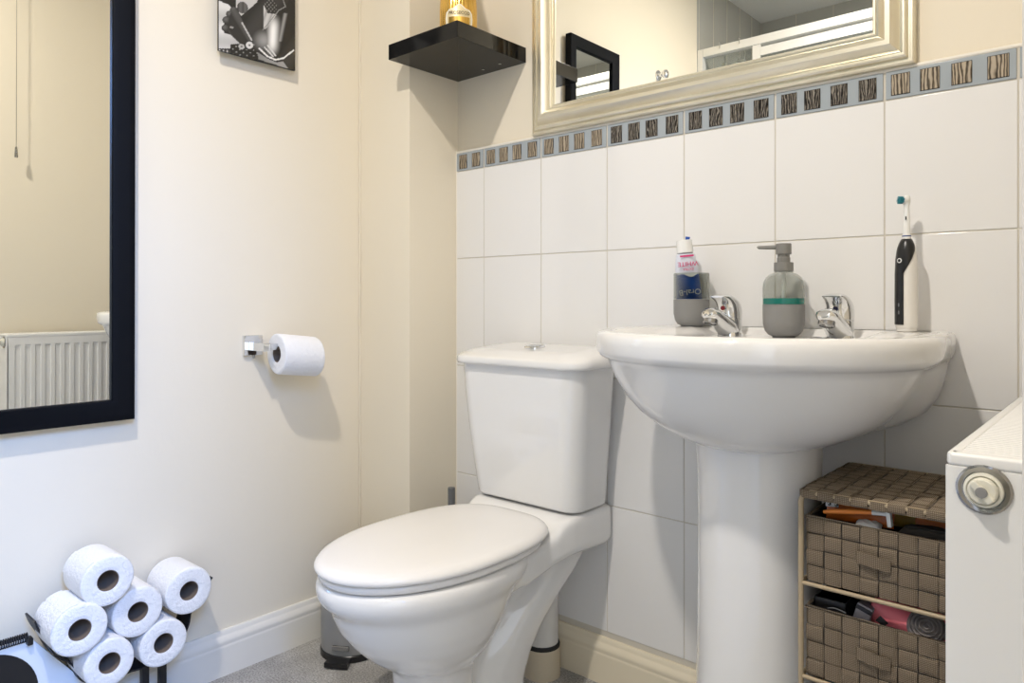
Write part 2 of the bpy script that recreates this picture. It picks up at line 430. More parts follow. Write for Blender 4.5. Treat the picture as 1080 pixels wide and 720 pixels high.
# waste pipe behind the toilet
wp = thing('waste_pipe', 'white waste pipe in a cream floor socket behind the toilet', 'pipe', (-1.098, 1.362, 0))
PX, PY = -1.098, 1.362
bm = B(); lathe(bm, [(.044, 0), (.044, .068), (.0425, .071), (.038, .071)], (PX, PY, 0), n=36); obj('socket', bm, M['pipe_c'], wp, label='cream painted floor socket')
bm = B(); lathe(bm, [(.043, .0705), (.0435, .075), (.042, .079), (.036, .080)], (PX, PY, 0), n=36); obj('rubber_seal', bm, M['rubber'], wp)
bm = B(); tube(bm, spline([(PX, PY, .080), (PX, PY, .17), (PX, PY, .22), (PX, 1.335, .255), (PX, 1.31, .27)], 5), .039, 28)
obj('bend', bm, M['pipe_w'], wp, smooth=60)

# pedal bin
pb = thing('pedal_bin', 'grey cylindrical pedal bin behind the toilet by the left skirting board', 'bin', (-1.545, 1.135, 0))
bx, by = -1.545, 1.135
bm = B(); lathe(bm, [(.078, 0), (.080, .002), (.080, .016), (.078, .018)], (bx, by, 0), n=48); obj('base_ring', bm, M['blk_plastic'], pb)
bm = B(); lathe(bm, [(.077, .018), (.078, .02), (.078, .238), (.076, .240)], (bx, by, 0), n=48); obj('body', bm, M['bin'], pb)
bm = B(); lathe(bm, [(.079, .240), (.080, .243), (.079, .251), (.074, .262), (.06, .271), (.04, .276), (.0, .278)], (bx, by, 0), n=48); obj('lid', bm, M['bin'], pb, smooth=60)
fd = Vector((.52, -.80, 0)).normalized(); sd = Vector((.85, .53, 0))
bm = B(); c0 = Vector((bx, by, 0)) + fd * .077
prism(bm, [c0 - sd*.026 + Vector((0, 0, .004)), c0 + sd*.026 + Vector((0, 0, .004)), c0 + sd*.030 + fd*.034 + Vector((0, 0, .004)), c0 - sd*.030 + fd*.034 + Vector((0, 0, .004))], (0, 0, .012))
obj('pedal', bm, M['blk_plastic'], pb)
bm = B(); c1 = Vector((bx, by, .038)) + fd * .079
box(bm, c1 - Vector((.022, .003, .006)), c1 + Vector((.022, .003, .006)), .001, 1, rot=Matrix.Rotation(math.atan2(sd.y, sd.x), 3, 'Z')); obj('hinge_slot', bm, M['chrome_d'], pb)

# toilet brush in the corner
tb = thing('toilet_brush', 'grey handled toilet brush standing in the corner behind the toilet', 'toilet brush', (-1.425, 1.375, 0))
bm = B(); lathe(bm, [(.036, 0), (.038, .004), (.034, .12), (.031, .125)], (-1.425, 1.375, 0), n=32); obj('holder', bm, M['brushgrey'], tb)
bm = B(); lathe(bm, [(.030, .126), (.030, .13), (.006, .134), (.006, .30)], (-1.425, 1.375, 0), n=24); obj('rod', bm, M['chrome_d'], tb)
bm = B(); lathe(bm, [(.007, .295), (.0095, .30), (.0100, .385), (.0095, .390)], (-1.425, 1.375, 0), n=24); obj('handle', bm, M['brushgrey'], tb)

# ------------------------------------------------------------------ pedestal basin
BX = -.519
def dee(hw, yf, hwr, z, yc=1.24, yr=1.431, nf=2.0):
    out = []
    n1, n2, n3 = 56, 10, 20
    for i in range(n1 + 1):                      # front lobe, right -> left
        a = -PI * i / n1; c, s = math.cos(a), math.sin(a)
        out.append(Vector((BX + hw * math.copysign(abs(c)**(2/nf), c), yc - (yc - yf) * abs(s)**(2/nf), z)))
    rc = .02
    for i in range(1, n2):
        t = i / n2; e = t*t*(3 - 2*t)
        out.append(Vector((BX - (hw + (hwr - hw)*e), yc + (yr - rc - yc)*t, z)))
    for i in range(n3 + 1):
        t = i / n3; out.append(Vector((BX - hwr + 2*hwr*t, yr if 0 < i < n3 else yr - rc*.4, z)))
    for i in range(n2 - 1, 0, -1):
        t = i / n2; e = t*t*(3 - 2*t)
        out.append(Vector((BX + (hw + (hwr - hw)*e), yc + (yr - rc - yc)*t, z)))
    return out
sink = thing('pedestal_basin', 'white pedestal washbasin with two chrome taps', 'basin', (BX, 1.3, 0))
bm = B(); S = []
for z, hw, yf, hwr in ((.648, .075, 1.15, .08), (.650, .09, 1.135, .095), (.657, .115, 1.112, .125), (.668, .145, 1.092, .16), (.684, .178, 1.070, .20), (.705, .207, 1.048, .230), (.73, .231, 1.030, .247), (.76, .250, 1.014, .257), (.785, .261, 1.003, .262), (.7945, .265, 0.999, .263),
                       (.798, .273, .991, .266), (.803, .281, .984, .270), (.810, .285, .981, .273), (.826, .287, .979, .275), (.836, .286, .980, .275), (.8425, .283, .983, .273), (.8455, .277, .989, .269), (.8462, .270, .996, .263), (.8450, .264, 1.002, .258), (.8420, .259, 1.007, .254)):
    S.append(dee(hw, yf, hwr, z, yr=1.4305))
def ss(a, b_, x): t = max(0, min(1, (x - a)/(b_ - a))); return t*t*(3 - 2*t)
def deck(p): return Vector((p.x, p.y, .831 + .0148*max(ss(.135, .18, abs(p.x - BX))*ss(1.27, 1.36, p.y), ss(1.388, 1.41, p.y), ss(.215, .25, abs(p.x - BX)))))
top = dee(.255, 1.012, .250, .8345, yr=1.426); S.append([deck(p) for p in top])
cc = Vector((BX, 1.165, 0))
def cav(hw, bq, z):
    return [Vector((cc.x + hw*math.cos(a), cc.y + bq*math.sin(a), z)) for a in [math.atan2((p.y - cc.y)/.14, (p.x - cc.x)/.24) for p in top]]
c0_ = cav(.215, .138, .831)
for t in range(1, 24):
    S.append([deck(p.lerp(q, t/24)) for p, q in zip(top, c0_)])
for hw, bq, z in ((.215, .138, .8305), (.207, .130, .825), (.19, .118, .80), (.16, .098, .76), (.11, .070, .725), (.05, .03, .708)): S.append(cav(hw, bq, z))
loft(bm, S); obj('bowl', bm, M['ceramic'], sink, smooth=50)
# pedestal
bm = B(); S = []
for z, w, yf in ((0, .125, 1.12), (.02, .125, 1.12), (.05, .115, 1.132), (.12, .107, 1.142), (.3, .103, 1.147), (.5, .102, 1.148), (.6, .103, 1.146), (.68, .106, 1.14)):
    lp = [Vector((BX + w*math.cos(-PI*i/32), 1.25 + (1.25 - yf)*math.sin(-PI*i/32), z)) for i in range(33)]
    lp += [Vector((BX + w*math.cos(PI - PI*i/16), 1.25 + .11*math.sin(PI - PI*i/16)**.8, z)) for i in range(1, 16)]
    S.append(lp)
loft(bm, S); obj('pedestal', bm, M['ceramic'], sink, smooth=40)
bm = B(); lathe(bm, [(.012, 0), (.0125, .001), (.009, .002), (.0085, .0005)], (BX, 1.288, .795), (0, -1, .1), 24); obj('overflow', bm, M['chrome'], sink)
bm = B(); lathe(bm, [(.022, 0), (.021, .003), (.012, .004)], (BX, 1.165, .708), n=28); obj('waste', bm, M['chrome'], sink)

def tap(x, dot, dotlabel, ang=0):
    y, z0 = 1.362, .8312
    R = Matrix.Rotation(ang, 3, 'Z')
    def W(p): return Vector((x, y, z0)) + R @ Vector(p)
    # swept body: base at the back, spout forward (local -y) and up
    bm = B(); loops = []
    path = [(.006, .0, .021, .019, .004), (.004, .008, .022, .019, 0), (-.008, .017, .0215, .020, 0), (-.024, .026, .0205, .0185, 0), (-.042, .0355, .0195, .0160, 0), (-.057, .0425, .0185, .0145, 0), (-.067, .0445, .0155, .011, 0), (-.072, .045, .008, .005, 0)]
    lo = []
    for py, pz, hw, hh, _ in path:
        d = Vector((0, -.86, .5)); up = Vector((0, .5, .86))
        if py > 0: d, up = Vector((0, 0, 1)), Vector((0, 1, 0))
        loops.append([W(Vector((0, py, pz)) + Vector((1, 0, 0)) * hw * math.cos(2*PI*k/28) + up * hh * math.sin(2*PI*k/28)) for k in range(28)])
    loft(bm, loops)
    lathe(bm, [(.0245, -.001), (.0245, .003), (.0225, .006), (.0220, .030), (.020, .036)], W((0, .008, 0)), n=32)
    t_ = obj('tap', bm, M['chrome'], sink, smooth=60, label=dotlabel)
    bm = B(); lathe(bm, [(.0138, -.004), (.0142, .003), (.0142, .011), (.0112, .0125), (.0105, .008)], W((0, -.056, .035)) , (R @ Vector((0, -.35, -.94))), 24, cap0=True); obj('aerator', bm, M['chrome_d'], t_)
    # lever: a hood that rises from behind and curls forward
    prof = spline([(0, .027, .030), (0, .029, .048), (0, .022, .064), (0, .004, .076), (0, -.017, .0810), (0, -.032, .0795), (0, -.038, .0765)], 5)
    lower = spline([(0, -.015, .036), (0, -.016, .048), (0, -.018, .056), (0, -.021, .062), (0, -.026, .067), (0, -.033, .0715), (0, -.038, .0745)], 5)
    bm = B(); loops = []
    K = len(prof)
    for i in range(K):
        a, b_ = prof[i], lower[i]; hw = .0225 - .007 * (i/(K-1))**2; mid = (a + b_)/2; h = (a - b_)/2
        loops.append([W(mid + h*math.copysign(abs(math.sin(2*PI*k/28))**.8, math.sin(2*PI*k/28)) + Vector((hw*math.copysign(abs(math.cos(2*PI*k/28))**.8, math.cos(2*PI*k/28)), 0, 0))) for k in range(28)])
    loft(bm, loops); obj('lever', bm, M['chrome'], t_, smooth=60)
    bm = B(); lathe(bm, [(.0046, 0), (.0044, .0016), (.003, .002)], W((0, -.0175, .0535)), R @ Vector((0, -1, .12)), 20); obj('indicator', bm, dot, t_, label='temperature dot')
tap(-.625, M['red'], 'chrome tap with a red dot', -.15)
tap(-.415, M['bluedot'], 'chrome tap with a dark blue dot', -.05)
bm = B(); tube(bm, spline([(-.452, 1.320, .8325), (-.446, 1.330, .8335), (-.432, 1.334, .8328), (-.418, 1.334, .8328)], 5), .0014, 8)
obj('plug_chain', bm, M['chrome_d'], sink, smooth=180)

# ------------------------------------------------------------------ things on the basin
# tumbler
cx, cy, cz = -.7165, 1.386, .8460
cup = thing('tumbler', 'grey stoneware and smoked glass tumbler holding toothpaste, left on the basin', 'tumbler', (cx, cy, cz))
bm = B(); lathe(bm, [(.022, 0), (.0225, .0015), (.028, .004), (.0335, .012), (.0365, .026), (.0368, .056), (.0340, .0565), (.0335, .03), (.0, .012)], (cx, cy, cz), n=48, cap1=False); obj('base', bm, M['stone'], cup, smooth=60)
bm = B(); lathe(bm, [(.0366, .0572), (.0366, .108), (.0355, .1105), (.0342, .108), (.0342, .0572)], (cx, cy, cz), n=48, cap0=False, cap1=False); obj('glass_rim', bm, M['smoke'], cup, smooth=60)
# toothpaste
tp = thing('toothpaste_tube', 'blue and white toothpaste tube upside down in the tumbler', 'toothpaste', (cx, cy, cz + .012))
right = Vector((.80, .60, 0)); nrm = right.cross(Vector((0, 0, 1)))    # nrm points to the viewer
tilt = Matrix.Rotation(math.radians(5), 3, nrm)
tc_ = Vector((cx - .002, cy, cz + .0255))
def T(a, b_, h): return tc_ + tilt @ (right*a + nrm*b_ + Vector((0, 0, h)))
bm = B(); loops = []; mi = []
LV = [(.0, .0285, .0012), (.02, .0275, .006), (.050, .0262, .010), (.082, .0245, .0125), (.084, .0244, .0126), (.108, .0220, .0145), (.124, .0195, .015), (.127, .014, .013)]
for h, a, b_ in LV: loops.append([T(a*math.copysign(abs(math.cos(2*PI*k/32))**.9, math.cos(2*PI*k/32)), b_*math.sin(2*PI*k/32), h) for k in range(32)])
loft(bm, loops)
bm.faces.ensure_lookup_table()
for f in bm.faces:
    if f.calc_center_median().z > tc_.z + .083: f.material_index = 1
obj('tube_body', bm, [M['tube_blue'], M['tube_white']], tp, smooth=60)
bm = B(); lathe(bm, [(.0165, 0), (.0172, .001), (.0160, .025), (.0150, .027)], T(0, 0, .1275), tilt @ Vector((0, 0, 1)), 32); obj('cap', bm, M['white'], tp)
bm = B()
for k in range(14):
    a = 2*PI*k/14
lp = [T(.002, -.002, .152), T(.010, -.002, .152), T(.013, -.002, .160), T(.004, -.002, .162)]
prism(bm, lp, nrm*.004); obj('nozzle_tip', bm, M['tube_blue'], tp, label='blue tip behind the white cap')
upd = tilt @ Vector((0, 0, -1)); rgt = tilt @ (-right)
add_text('lettering', 'Oral-B', .0165, M['white_ink'], tp, T(.001, .0112, .046), rgt, upd)
add_text('lettering', 'WHITE', .0135, M['pink_ink'], tp, T(.001, .0164, .1045), rgt, upd)
add_text('lettering', 'EXTRA', .0070, M['pink_ink'], tp, T(.001, .0157, .0935), rgt, upd)
bm = B(); q = [T(-.014, .0166, .119), T(.014, .0166, .119), T(.014, .0166, .1225), T(-.014, .0166, .1225)]; prism(bm, q, nrm*.0003); obj('stripe', bm, M['pink_ink'], tp, smooth=0)
bm = B()
wv = [T(-.020 + .040*k/12, .0142, .0805 + .0035*math.sin(k/12*2*PI + .6)) for k in range(13)]
prism(bm, wv + [T(.020, .0142, .0845), T(-.020, .0142, .0845)], nrm*.0003); obj('swoosh', bm, M['white_ink'], tp, smooth=0)
# soap dispenser
dx_, dy_, dz_ = -.513, 1.358, .8312
sd_ = thing('soap_dispenser', 'grey stoneware soap dispenser with teal soap between the two taps', 'soap dispenser', (dx_, dy_, dz_))
bm = B(); lathe(bm, [(.020, 0), (.0205, .0015), (.027, .004), (.0335, .0115), (.0370, .024), (.0375, .040), (.0375, .061), (.0355, .0612)], (dx_, dy_, dz_), n=56); obj('base', bm, M['stone'], sd_, smooth=60)
bm = B(); lathe(bm, [(.0355, .0614), (.0372, .0615), (.0372, .0725), (.0355, .0728)], (dx_, dy_, dz_), n=56); obj('soap', bm, M['teal'], sd_, label='teal liquid soap', smooth=50)
bm = B(); lathe(bm, [(.0375, .0730), (.0375, .092), (.0362, .102), (.032, .111), (.025, .117), (.017, .1205), (.0155, .1235)], (dx_, dy_, dz_), n=56, cap0=False, cap1=False); obj('glass', bm, M['smoke'], sd_, smooth=60)
bm = B(); lathe(bm, [(.004, .0735), (.004, .121)], (dx_, dy_, dz_), n=12); obj('dip_tube', bm, M['white'], sd_)
bm = B(); lathe(bm, [(.0165, .1225), (.0175, .1235), (.0175, .1385), (.0168, .1395), (.0118, .1398), (.0118, .1485), (.0108, .149), (.0108, .1545), (.0135, .155), (.0140, .156), (.0140, .1735), (.0130, .175), (.0, .1755)], (dx_, dy_, dz_), n=40)
obj('pump', bm, M['pump'], sd_)
nd = Vector((-.95, -.30, 0)).normalized(); c = Vector((dx_, dy_, dz_ + .1685))
bm = B(); tube(bm, [c + nd*.011, c + nd*.03, c + nd*.045 + Vector((0, 0, .0005)), c + nd*.0465 + Vector((0, 0, -.001))], [.0042, .0038, .0032, .003], 14); obj('nozzle', bm, M['pump'], sd_, smooth=60)
# electric toothbrush
ex, ey, ez = -.312, 1.388, .8460
eb = thing('electric_toothbrush', 'black and white electric toothbrush standing on the right of the basin', 'toothbrush', (ex, ey, ez))
fr = Vector((.10, -.995, 0)).normalized(); rt = Vector((.67, -.74, 0)) * -1
rt = Vector((-fr.y, fr.x, 0))      # to the viewer's right
def E3(a, b_, h): return Vector((ex, ey, ez)) + rt*a + fr*b_ + Vector((0, 0, h))
bm = B(); loops = []
for h, w, d, off in ((0, .0150, .0150, .0), (.002, .0162, .0162, .0), (.006, .0158, .0158, 0), (.0065, .0168, .0168, .0), (.010, .0172, .0172, 0), (.05, .0174, .0174, 0), (.10, .0172, .0172, 0), (.125, .0162, .0162, .0), (.142, .0140, .0140, 0), (.152, .0108, .0108, 0), (.158, .0076, .0076, 0), (.161, .0064, .0064, 0)):
    loops.append([E3(off + w*math.cos(2*PI*k/36), d*math.sin(2*PI*k/36), h) for k in range(36)])
loft(bm, loops); obj('body', bm, M['brush_body'], eb, smooth=60)
bm = B(); rows = []
for h in [i/30 for i in range(31)]:
    z = .012 + h*.147
    RB = [(.0, .0162), (.01, .0172), (.05, .0174), (.10, .0172), (.125, .0162), (.142, .0140), (.152, .0108), (.158, .0076), (.161, .0064)]
    for (za, ra), (zb_, rb) in zip(RB, RB[1:]):
        if za <= z <= zb_: r0 = ra + (rb - ra)*(z - za)/(zb_ - za) + .0005
    a0, a1 = -1.45, -.14
    if z > .100: a1 = min(1.35, -.14 + (z - .100)*30)
    if z < .02: a1 = -.14
    rows.append([E3(math.sin(a0 + (a1-a0)*k/10)*r0, math.cos(a0 + (a1-a0)*k/10)*r0, z) for k in range(11)])
gr = [[bm.verts.new(p) for p in r] for r in rows]
for a, b_ in zip(gr, gr[1:]):
    for k in range(10): bm.faces.new((a[k], a[k+1], b_[k+1], b_[k]))
o = obj('grip_panel', bm, M['blk_plastic'], eb, smooth=60, label='black rubber grip'); md = o.modifiers.new('t', 'SOLIDIFY'); md.thickness = .0008; md.offset = 1
an = -.55
bp = E3(math.sin(an)*.0168, math.cos(an)*.0168, .122); bn = (rt*math.sin(an) + fr*math.cos(an))
bm = B(); lathe(bm, [(.0042, 0), (.0042, .001), (.0030, .0013)], bp, bn, 24); obj('power_button', bm, M['white'], eb, label='white ringed power button')
bm = B(); lathe(bm, [(.0028, .0012), (.0026, .0017)], bp, bn, 20); obj('button_centre', bm, M['blk_plastic'], eb)
for hh in (.033, .046):
    bm = B(); q = [E3(math.sin(an)*.0186 + a, math.cos(an)*.0186, hh + b_) for a, b_ in ((-.0012, -.003), (.0012, -.003), (.0012, .003), (-.0012, .003))]; prism(bm, q, bn*.0004); obj('charge_light', bm, M['brushgrey'], eb, smooth=0)
bm = B(); lathe(bm, [(.0066, .161), (.0070, .163), (.0066, .167), (.0058, .168), (.0048, .20), (.0042, .212), (.0045, .218), (.0058, .222), (.006, .230), (.004, .2345)], (ex, ey, ez), n=28)
hd = obj('brush_head', bm, M['white'], eb, smooth=60)
bm = B(); lathe(bm, [(.0068, 0), (.0072, .002), (.0070, .007)], (ex, ey, ez + .2265), tuple(fr*.75 - rt), 24); obj('head_disc', bm, M['white'], hd)
bm = B()
hdv = (fr*.75 - rt).normalized()
u_, v_, _ = frame_of(hdv); hc = Vector((ex, ey, ez + .2265)) + hdv*.007
for i in range(26):
    a = i*2.4; r = .0064*math.sqrt((i + .5)/26); p = hc + u_*r*math.cos(a) + v_*r*math.sin(a)
    lathe(bm, [(.0009, 0), (.0009, .0075)], p, hdv, 6)
obj('bristles', bm, M['bristle'], hd)
bm = B(); q = [E3(a - .0005, .0056, h) for a, h in ((-.001, .192), (.001, .192), (.001, .198), (-.001, .198))]; prism(bm, q, fr*.0006); obj('mark', bm, M['blk_plastic'], hd, smooth=0)
bm = B(); lathe(bm, [(.0069, .1632), (.0072, .1642), (.0069, .1655)], (ex, ey, ez), n=28, cap0=False, cap1=False); obj('colour_ring', bm, M['blue_ink'], hd)

# ------------------------------------------------------------------ mirror above the basin
sm = thing('framed_mirror', 'wide champagne silver framed mirror above the border tiles', 'mirror', (-.743, 1.437, 1.317))
mx0, mx1, mz0, mz1 = -1.179, -.307, 1.318, 1.92
prof = [(0, 0), (0, .016), (.003, .0185), (.006, .0185), (.0075, .0155), (.010, .0155), (.0115, .021), (.015, .0235), (.018, .0235), (.020, .020), (.022, .0205), (.028, .029), (.036, .0345), (.044, .0345), (.051, .030), (.056, .024), (.058, .0205), (.061, .0215), (.0635, .019), (.064, .015), (.0675, .015), (.0695, .012), (.070, .004)]
bm = B(); loops = []
for a, d in prof:
    loops.append([Vector((x, 1.438 - d, z)) for x, z in ((mx0 + a, mz0 + a), (mx1 - a, mz0 + a), (mx1 - a, mz1 - a), (mx0 + a, mz1 - a))])
loft(bm, loops, False, False); obj('frame', bm, M['champ'], sm, smooth=30)
bm = B(); box(bm, (mx0 + .069, 1.4285, mz0 + .069), (mx1 - .069, 1.4315, mz1 - .069)); obj('mirror_glass', bm, M['mirror'], sm, smooth=0)

# ------------------------------------------------------------------ black mirror on the left wall
bmx = thing('wall_mirror', 'tall black framed mirror hanging on the left wall', 'mirror', (XL, .47, .64))
y0, y1, z0, z1 = .305, .642, .643, 1.917
prof = [(0, .001), (0, .026), (.002, .028), (.010, .0285), (.013, .0275), (.030, .025), (.040, .0225), (.043, .021), (.0445, .0185), (.0445, .012)]
tl = math.radians(-.35)
bm = B(); loops = []
for a, d in prof:
    loops.append([Vector((XL + .002 + d, y, z)) for y, z in ((y0 + a, z0 + a), (y1 - a, z0 + a), (y1 - a, z1 - a), (y0 + a, z1 - a))])
loft(bm, loops, False, False); o1 = obj('frame', bm, M['blk_satin'], bmx, smooth=30)
bm = B(); box(bm, (XL + .009, y0 + .0442, z0 + .0442), (XL + .0145, y1 - .0442, z1 - .0442)); o2 = obj('mirror_glass', bm, M['mirror'], bmx, smooth=0)
bmx.rotation_euler.y = math.radians(.3)

# ------------------------------------------------------------------ black and white print
pr = thing('wall_print', 'black and white photo print of a hand and a glass on the left wall', 'picture', (XL, .934, 1.492))
py0, py1, pz0, pz1 = .832, 1.037, 1.492, 1.80
def pic(X, d):
    """grey value of the print; X in 160..808, d = height above the bottom edge in the same unit"""
    Y = 590 - d; Yb = Y
    Y = Y - (1 - (X - 160)/648)*150     # undo the slant of the photographed edge
    def inp(poly):
        c = False; j = len(poly) - 1
        for i in range(len(poly)):
            xi, yi = poly[i]; xj, yj = poly[j]
            if (yi > Y) != (yj > Y) and X < (xj - xi)*(Y - yi)/(yj - yi) + xi: c = not c
            j = i
        return c
    def seg(a, b_):
        ax, ay = a; bx_, by_ = b_; dx, dy = bx_ - ax, by_ - ay
        t = max(0, min(1, ((X-ax)*dx + (Y-ay)*dy)/(dx*dx + dy*dy))); return math.hypot(X - ax - t*dx, Y - ay - t*dy)
    g = .022 + .02*max(0, math.sin(X*.013 + Y*.009))
    if inp([(150, 20), (235, 45), (270, 80), (225, 130), (200, 200), (200, 290), (250, 300), (330, 370), (250, 420), (150, 425)]): g = .55 + .1*math.sin(Y*.03)
    if inp([(300, -200), (520, -200), (470, 0), (340, 135), (295, 60)]): g = .5
    if math.hypot((X-350)/45, (Y-60)/50) < 1: g = .05 + .06*abs(math.sin(X*.08))
    for fx, fy, r in ((282, 95, 34), (250, 128, 32), (222, 182, 33), (212, 250, 30)):
        q = math.hypot(X - fx, Y - fy)/r
        if q < 1: g = .035 + .09*max(0, 1 - math.hypot(X - fx + 6, Y - fy + 8)/r)
    if inp([(262, 90), (305, 75), (345, 165), (395, 260), (440, 335), (330, 375), (240, 290), (235, 190)]): g = .030 + .05*max(0, math.sin((X - Y*.6)*.035))
    if seg((345, 190), (425, 335)) < 6: g = .5
    if math.hypot((X-262)/14, (Y-238)/10) < 1: g = .28
    if inp([(250, 385), (330, 372), (440, 350), (480, 440), (470, 490), (380, 490), (250, 470)]): g = .02 + (.25 if math.sin(X*.11)*math.sin(Y*.13) > .75 else 0)
    q = math.hypot(X - 408, Y - 382)
    if q < 30: g = .62 if q > 9 else .12
    q = math.hypot(X - 342, Y - 398)
    if q < 24: g = .42 if q > 8 else .08
    if inp([(155, 430), (250, 440), (250, 470), (155, 470)]): g = .05 + (.4 if math.sin(X*.2) > .3 else 0)
    if inp([(525, 10), (560, 85), (640, 90), (560, 215), (528, 235)]): g = .30 + .25*abs(math.sin(X*.06 + Y*.02))
    if math.hypot((X-590)/55, (Y-20)/60) < 1: g = .03 + .12*(math.sin(X*.2)*math.sin(Y*.17) > .3)
    gl = math.exp(-((X - 608 + (Y-290)*.05)/42)**2) * math.exp(-((Y - 280)/150)**4) if Y > 90 else 0
    g = max(g, .88*gl)
    gl = math.exp(-((X - 530)/75)**2 - ((Y - 330)/75)**2); g = max(g, .30*gl)
    gl = math.exp(-((X - 715 + (Y-90)*.2)/16)**2) * (1 if 70 < Y < 330 else 0); g = max(g, .28*gl)
    if inp([(478, 440), (560, 490), (640, 520), (700, 510), (745, 575), (480, 500)]): g = .22 + .0004*(X-480)
    for a, b_ in (((490, 405), (560, 470)), ((560, 470), (630, 498)), ((630, 498), (700, 480)), ((700, 480), (792, 403))):
        if seg(a, b_) < 7: g = .75
    for a, b_ in (((535, 392), (610, 470)), ((562, 372), (632, 462))):
        if seg(a, b_) < 6: g = .62
    for a, b_ in (((660, 50), (520, 240)), ((640, -200), (720, 10)), ((720, 10), (660, 50))):
        if seg(a, b_) < 4: g = .25
    return max(.01, min(.9, g))
bm = B(); NU, NV = 130, 190
cl = bm.loops.layers.float_color.new('Col')
SCL = .000281
vs = [[bm.verts.new((XL + .0262, py0 + (py1-py0)*i/NU, pz0 + (pz1-pz0)*j/NV)) for i in range(NU + 1)] for j in range(NV + 1)]
G = [[pic(160 + 648*i/NU, (pz1-pz0)*j/NV/SCL) for i in range(NU + 1)] for j in range(NV + 1)]
for j in range(NV):
    for i in range(NU):
        f = bm.faces.new((vs[j][i], vs[j][i+1], vs[j+1][i+1], vs[j+1][i]))
        for lp, (jj, ii) in zip(f.loops, ((j, i), (j, i+1), (j+1, i+1), (j+1, i))): g_ = G[jj][ii]; lp[cl] = (g_*1.02, g_, g_*.96, 1)
m = mat('photo_print', (.5, .5, .5), .25); n, l, b = nodes(m)
at_ = n.new('ShaderNodeVertexColor'); at_.layer_name = 'Col'; l.new(at_.outputs['Color'], b.inputs['Base Color'])
obj('print', bm, m, pr, smooth=0)
bm = B(); box(bm, (XL + .020, py0, pz0), (XL + .026, py1, pz1), .0006, 1); obj('panel', bm, M['blk_satin'], pr)
bm = B(); box(bm, (XL, py0 + .03, pz0 + .04), (XL + .0195, py1 - .03, pz1 - .04), .001, 1); obj('mount', bm, M['blk_satin'], pr)

# ------------------------------------------------------------------ corner shelf and gold bottle
bm = B(); box(bm, (X0, 1.19, 1.517), (-1.214, YT, 1.556), .0012, 2)
sh = thing('floating_shelf', 'small square black gloss floating shelf in the corner', 'shelf', (-1.34, 1.44, 1.517))
obj('board', bm, M['blk_gloss'], sh)
for p in ((-1.27, 1.40), (-1.335, 1.405)):
    bm = B(); lathe(bm, [(.004, 0), (.004, -.001), (.002, -.0014)], (p[0], p[1], 1.517), n=16); obj('screw_cap', bm, M['chrome'], sh)
gx, gy, gz = -1.312, 1.290, 1.5562
gb = thing('gold_bottle', 'gold sparkling wine bottle standing on the black corner shelf', 'bottle', (gx, gy, gz))
bm = B(); lathe(bm, [(.038, 0), (.042, .002), (.0445, .012), (.0465, .035), (.0468, .07), (.0458, .09), (.044, .12), (.040, .15), (.031, .185), (.021, .215), (.0165, .245)], (gx, gy, gz), n=216, flute=36, fd=.0005)
obj('glass', bm, M['gold'], gb, smooth=60)
bm = B(); lathe(bm, [(.0168, .235), (.017, .28), (.0185, .284), (.0185, .296), (.0175, .30), (.018, .322), (.012, .326)], (gx, gy, gz), n=36); obj('foil_cap', bm, M['gold'], gb)
va = math.atan2(0 - gy, 0 - gx) + .05
def BW(s, h, r):   # s = arc length to the viewer's right
    a = va + s / r * 1.0; return Vector((gx + r*math.cos(a), gy + r*math.sin(a), gz + h))
outl = [(-.031, -.002), (-.033, .018), (-.031, .030), (-.024, .037), (-.014, .039), (-.008, .044), (0, .049), (.008, .044), (.012, .039), (.020, .037), (.0265, .030), (.0285, .018), (.027, -.002)]
def labelmesh(k, r, z0=.012):
    bm = B(); rows = []
    zs = [z0 + .045*i/14*k for i in range(15)]
    pts = [(s*k, z0 + .0035*(1-k) + h*k) for s, h in outl]
    hl = [p for p in pts if p[0] <= 0]
    def halfw(z):
        for (s0, h0), (s1, h1) in zip(hl, hl[1:]):
            if h0 <= z <= h1 and h1 > h0: return -(s0 + (s1-s0)*(z-h0)/(h1-h0))
        return .0005
    zl = sorted(set([h for _, h in hl] + [z0 + .049*k*i/24 for i in range(25)]))
    zl = [z for z in zl if hl[0][1] <= z <= hl[-1][1]]
    g_ = [[bm.verts.new(BW(halfw(z)*(t/8 - 1), z, r)) for t in range(17)] for z in zl]
    for a, b_ in zip(g_, g_[1:]):
        for t in range(16): bm.faces.new((a[t], a[t+1], b_[t+1], b_[t]))
    return bm
obj('label', labelmesh(1.12, .0478, .022), M['labelrim'], gb, smooth=60)
obj('label_face', labelmesh(1.0, .0482, .0245), M['goldlabel'], gb, smooth=60)
rv = Vector((-math.sin(va), math.cos(va), 0)); nv = Vector((math.cos(va), math.sin(va), 0))
add_text('lettering', 'PROSECCO', .0108, M['labelink'], gb, Vector((gx, gy, gz + .0530)) + nv*.0490, rv, (0, 0, 1), bend=.0490)
bm = B()
g_ = [[bm.verts.new(BW(.0275*(t/8 - 1), z, .0486)) for t in range(17)] for z in (.026, .044)]
for t in range(16): bm.faces.new((g_[0][t], g_[0][t+1], g_[1][t+1], g_[1][t]))
obj('label_band', bm, M['gold'], gb, smooth=60)

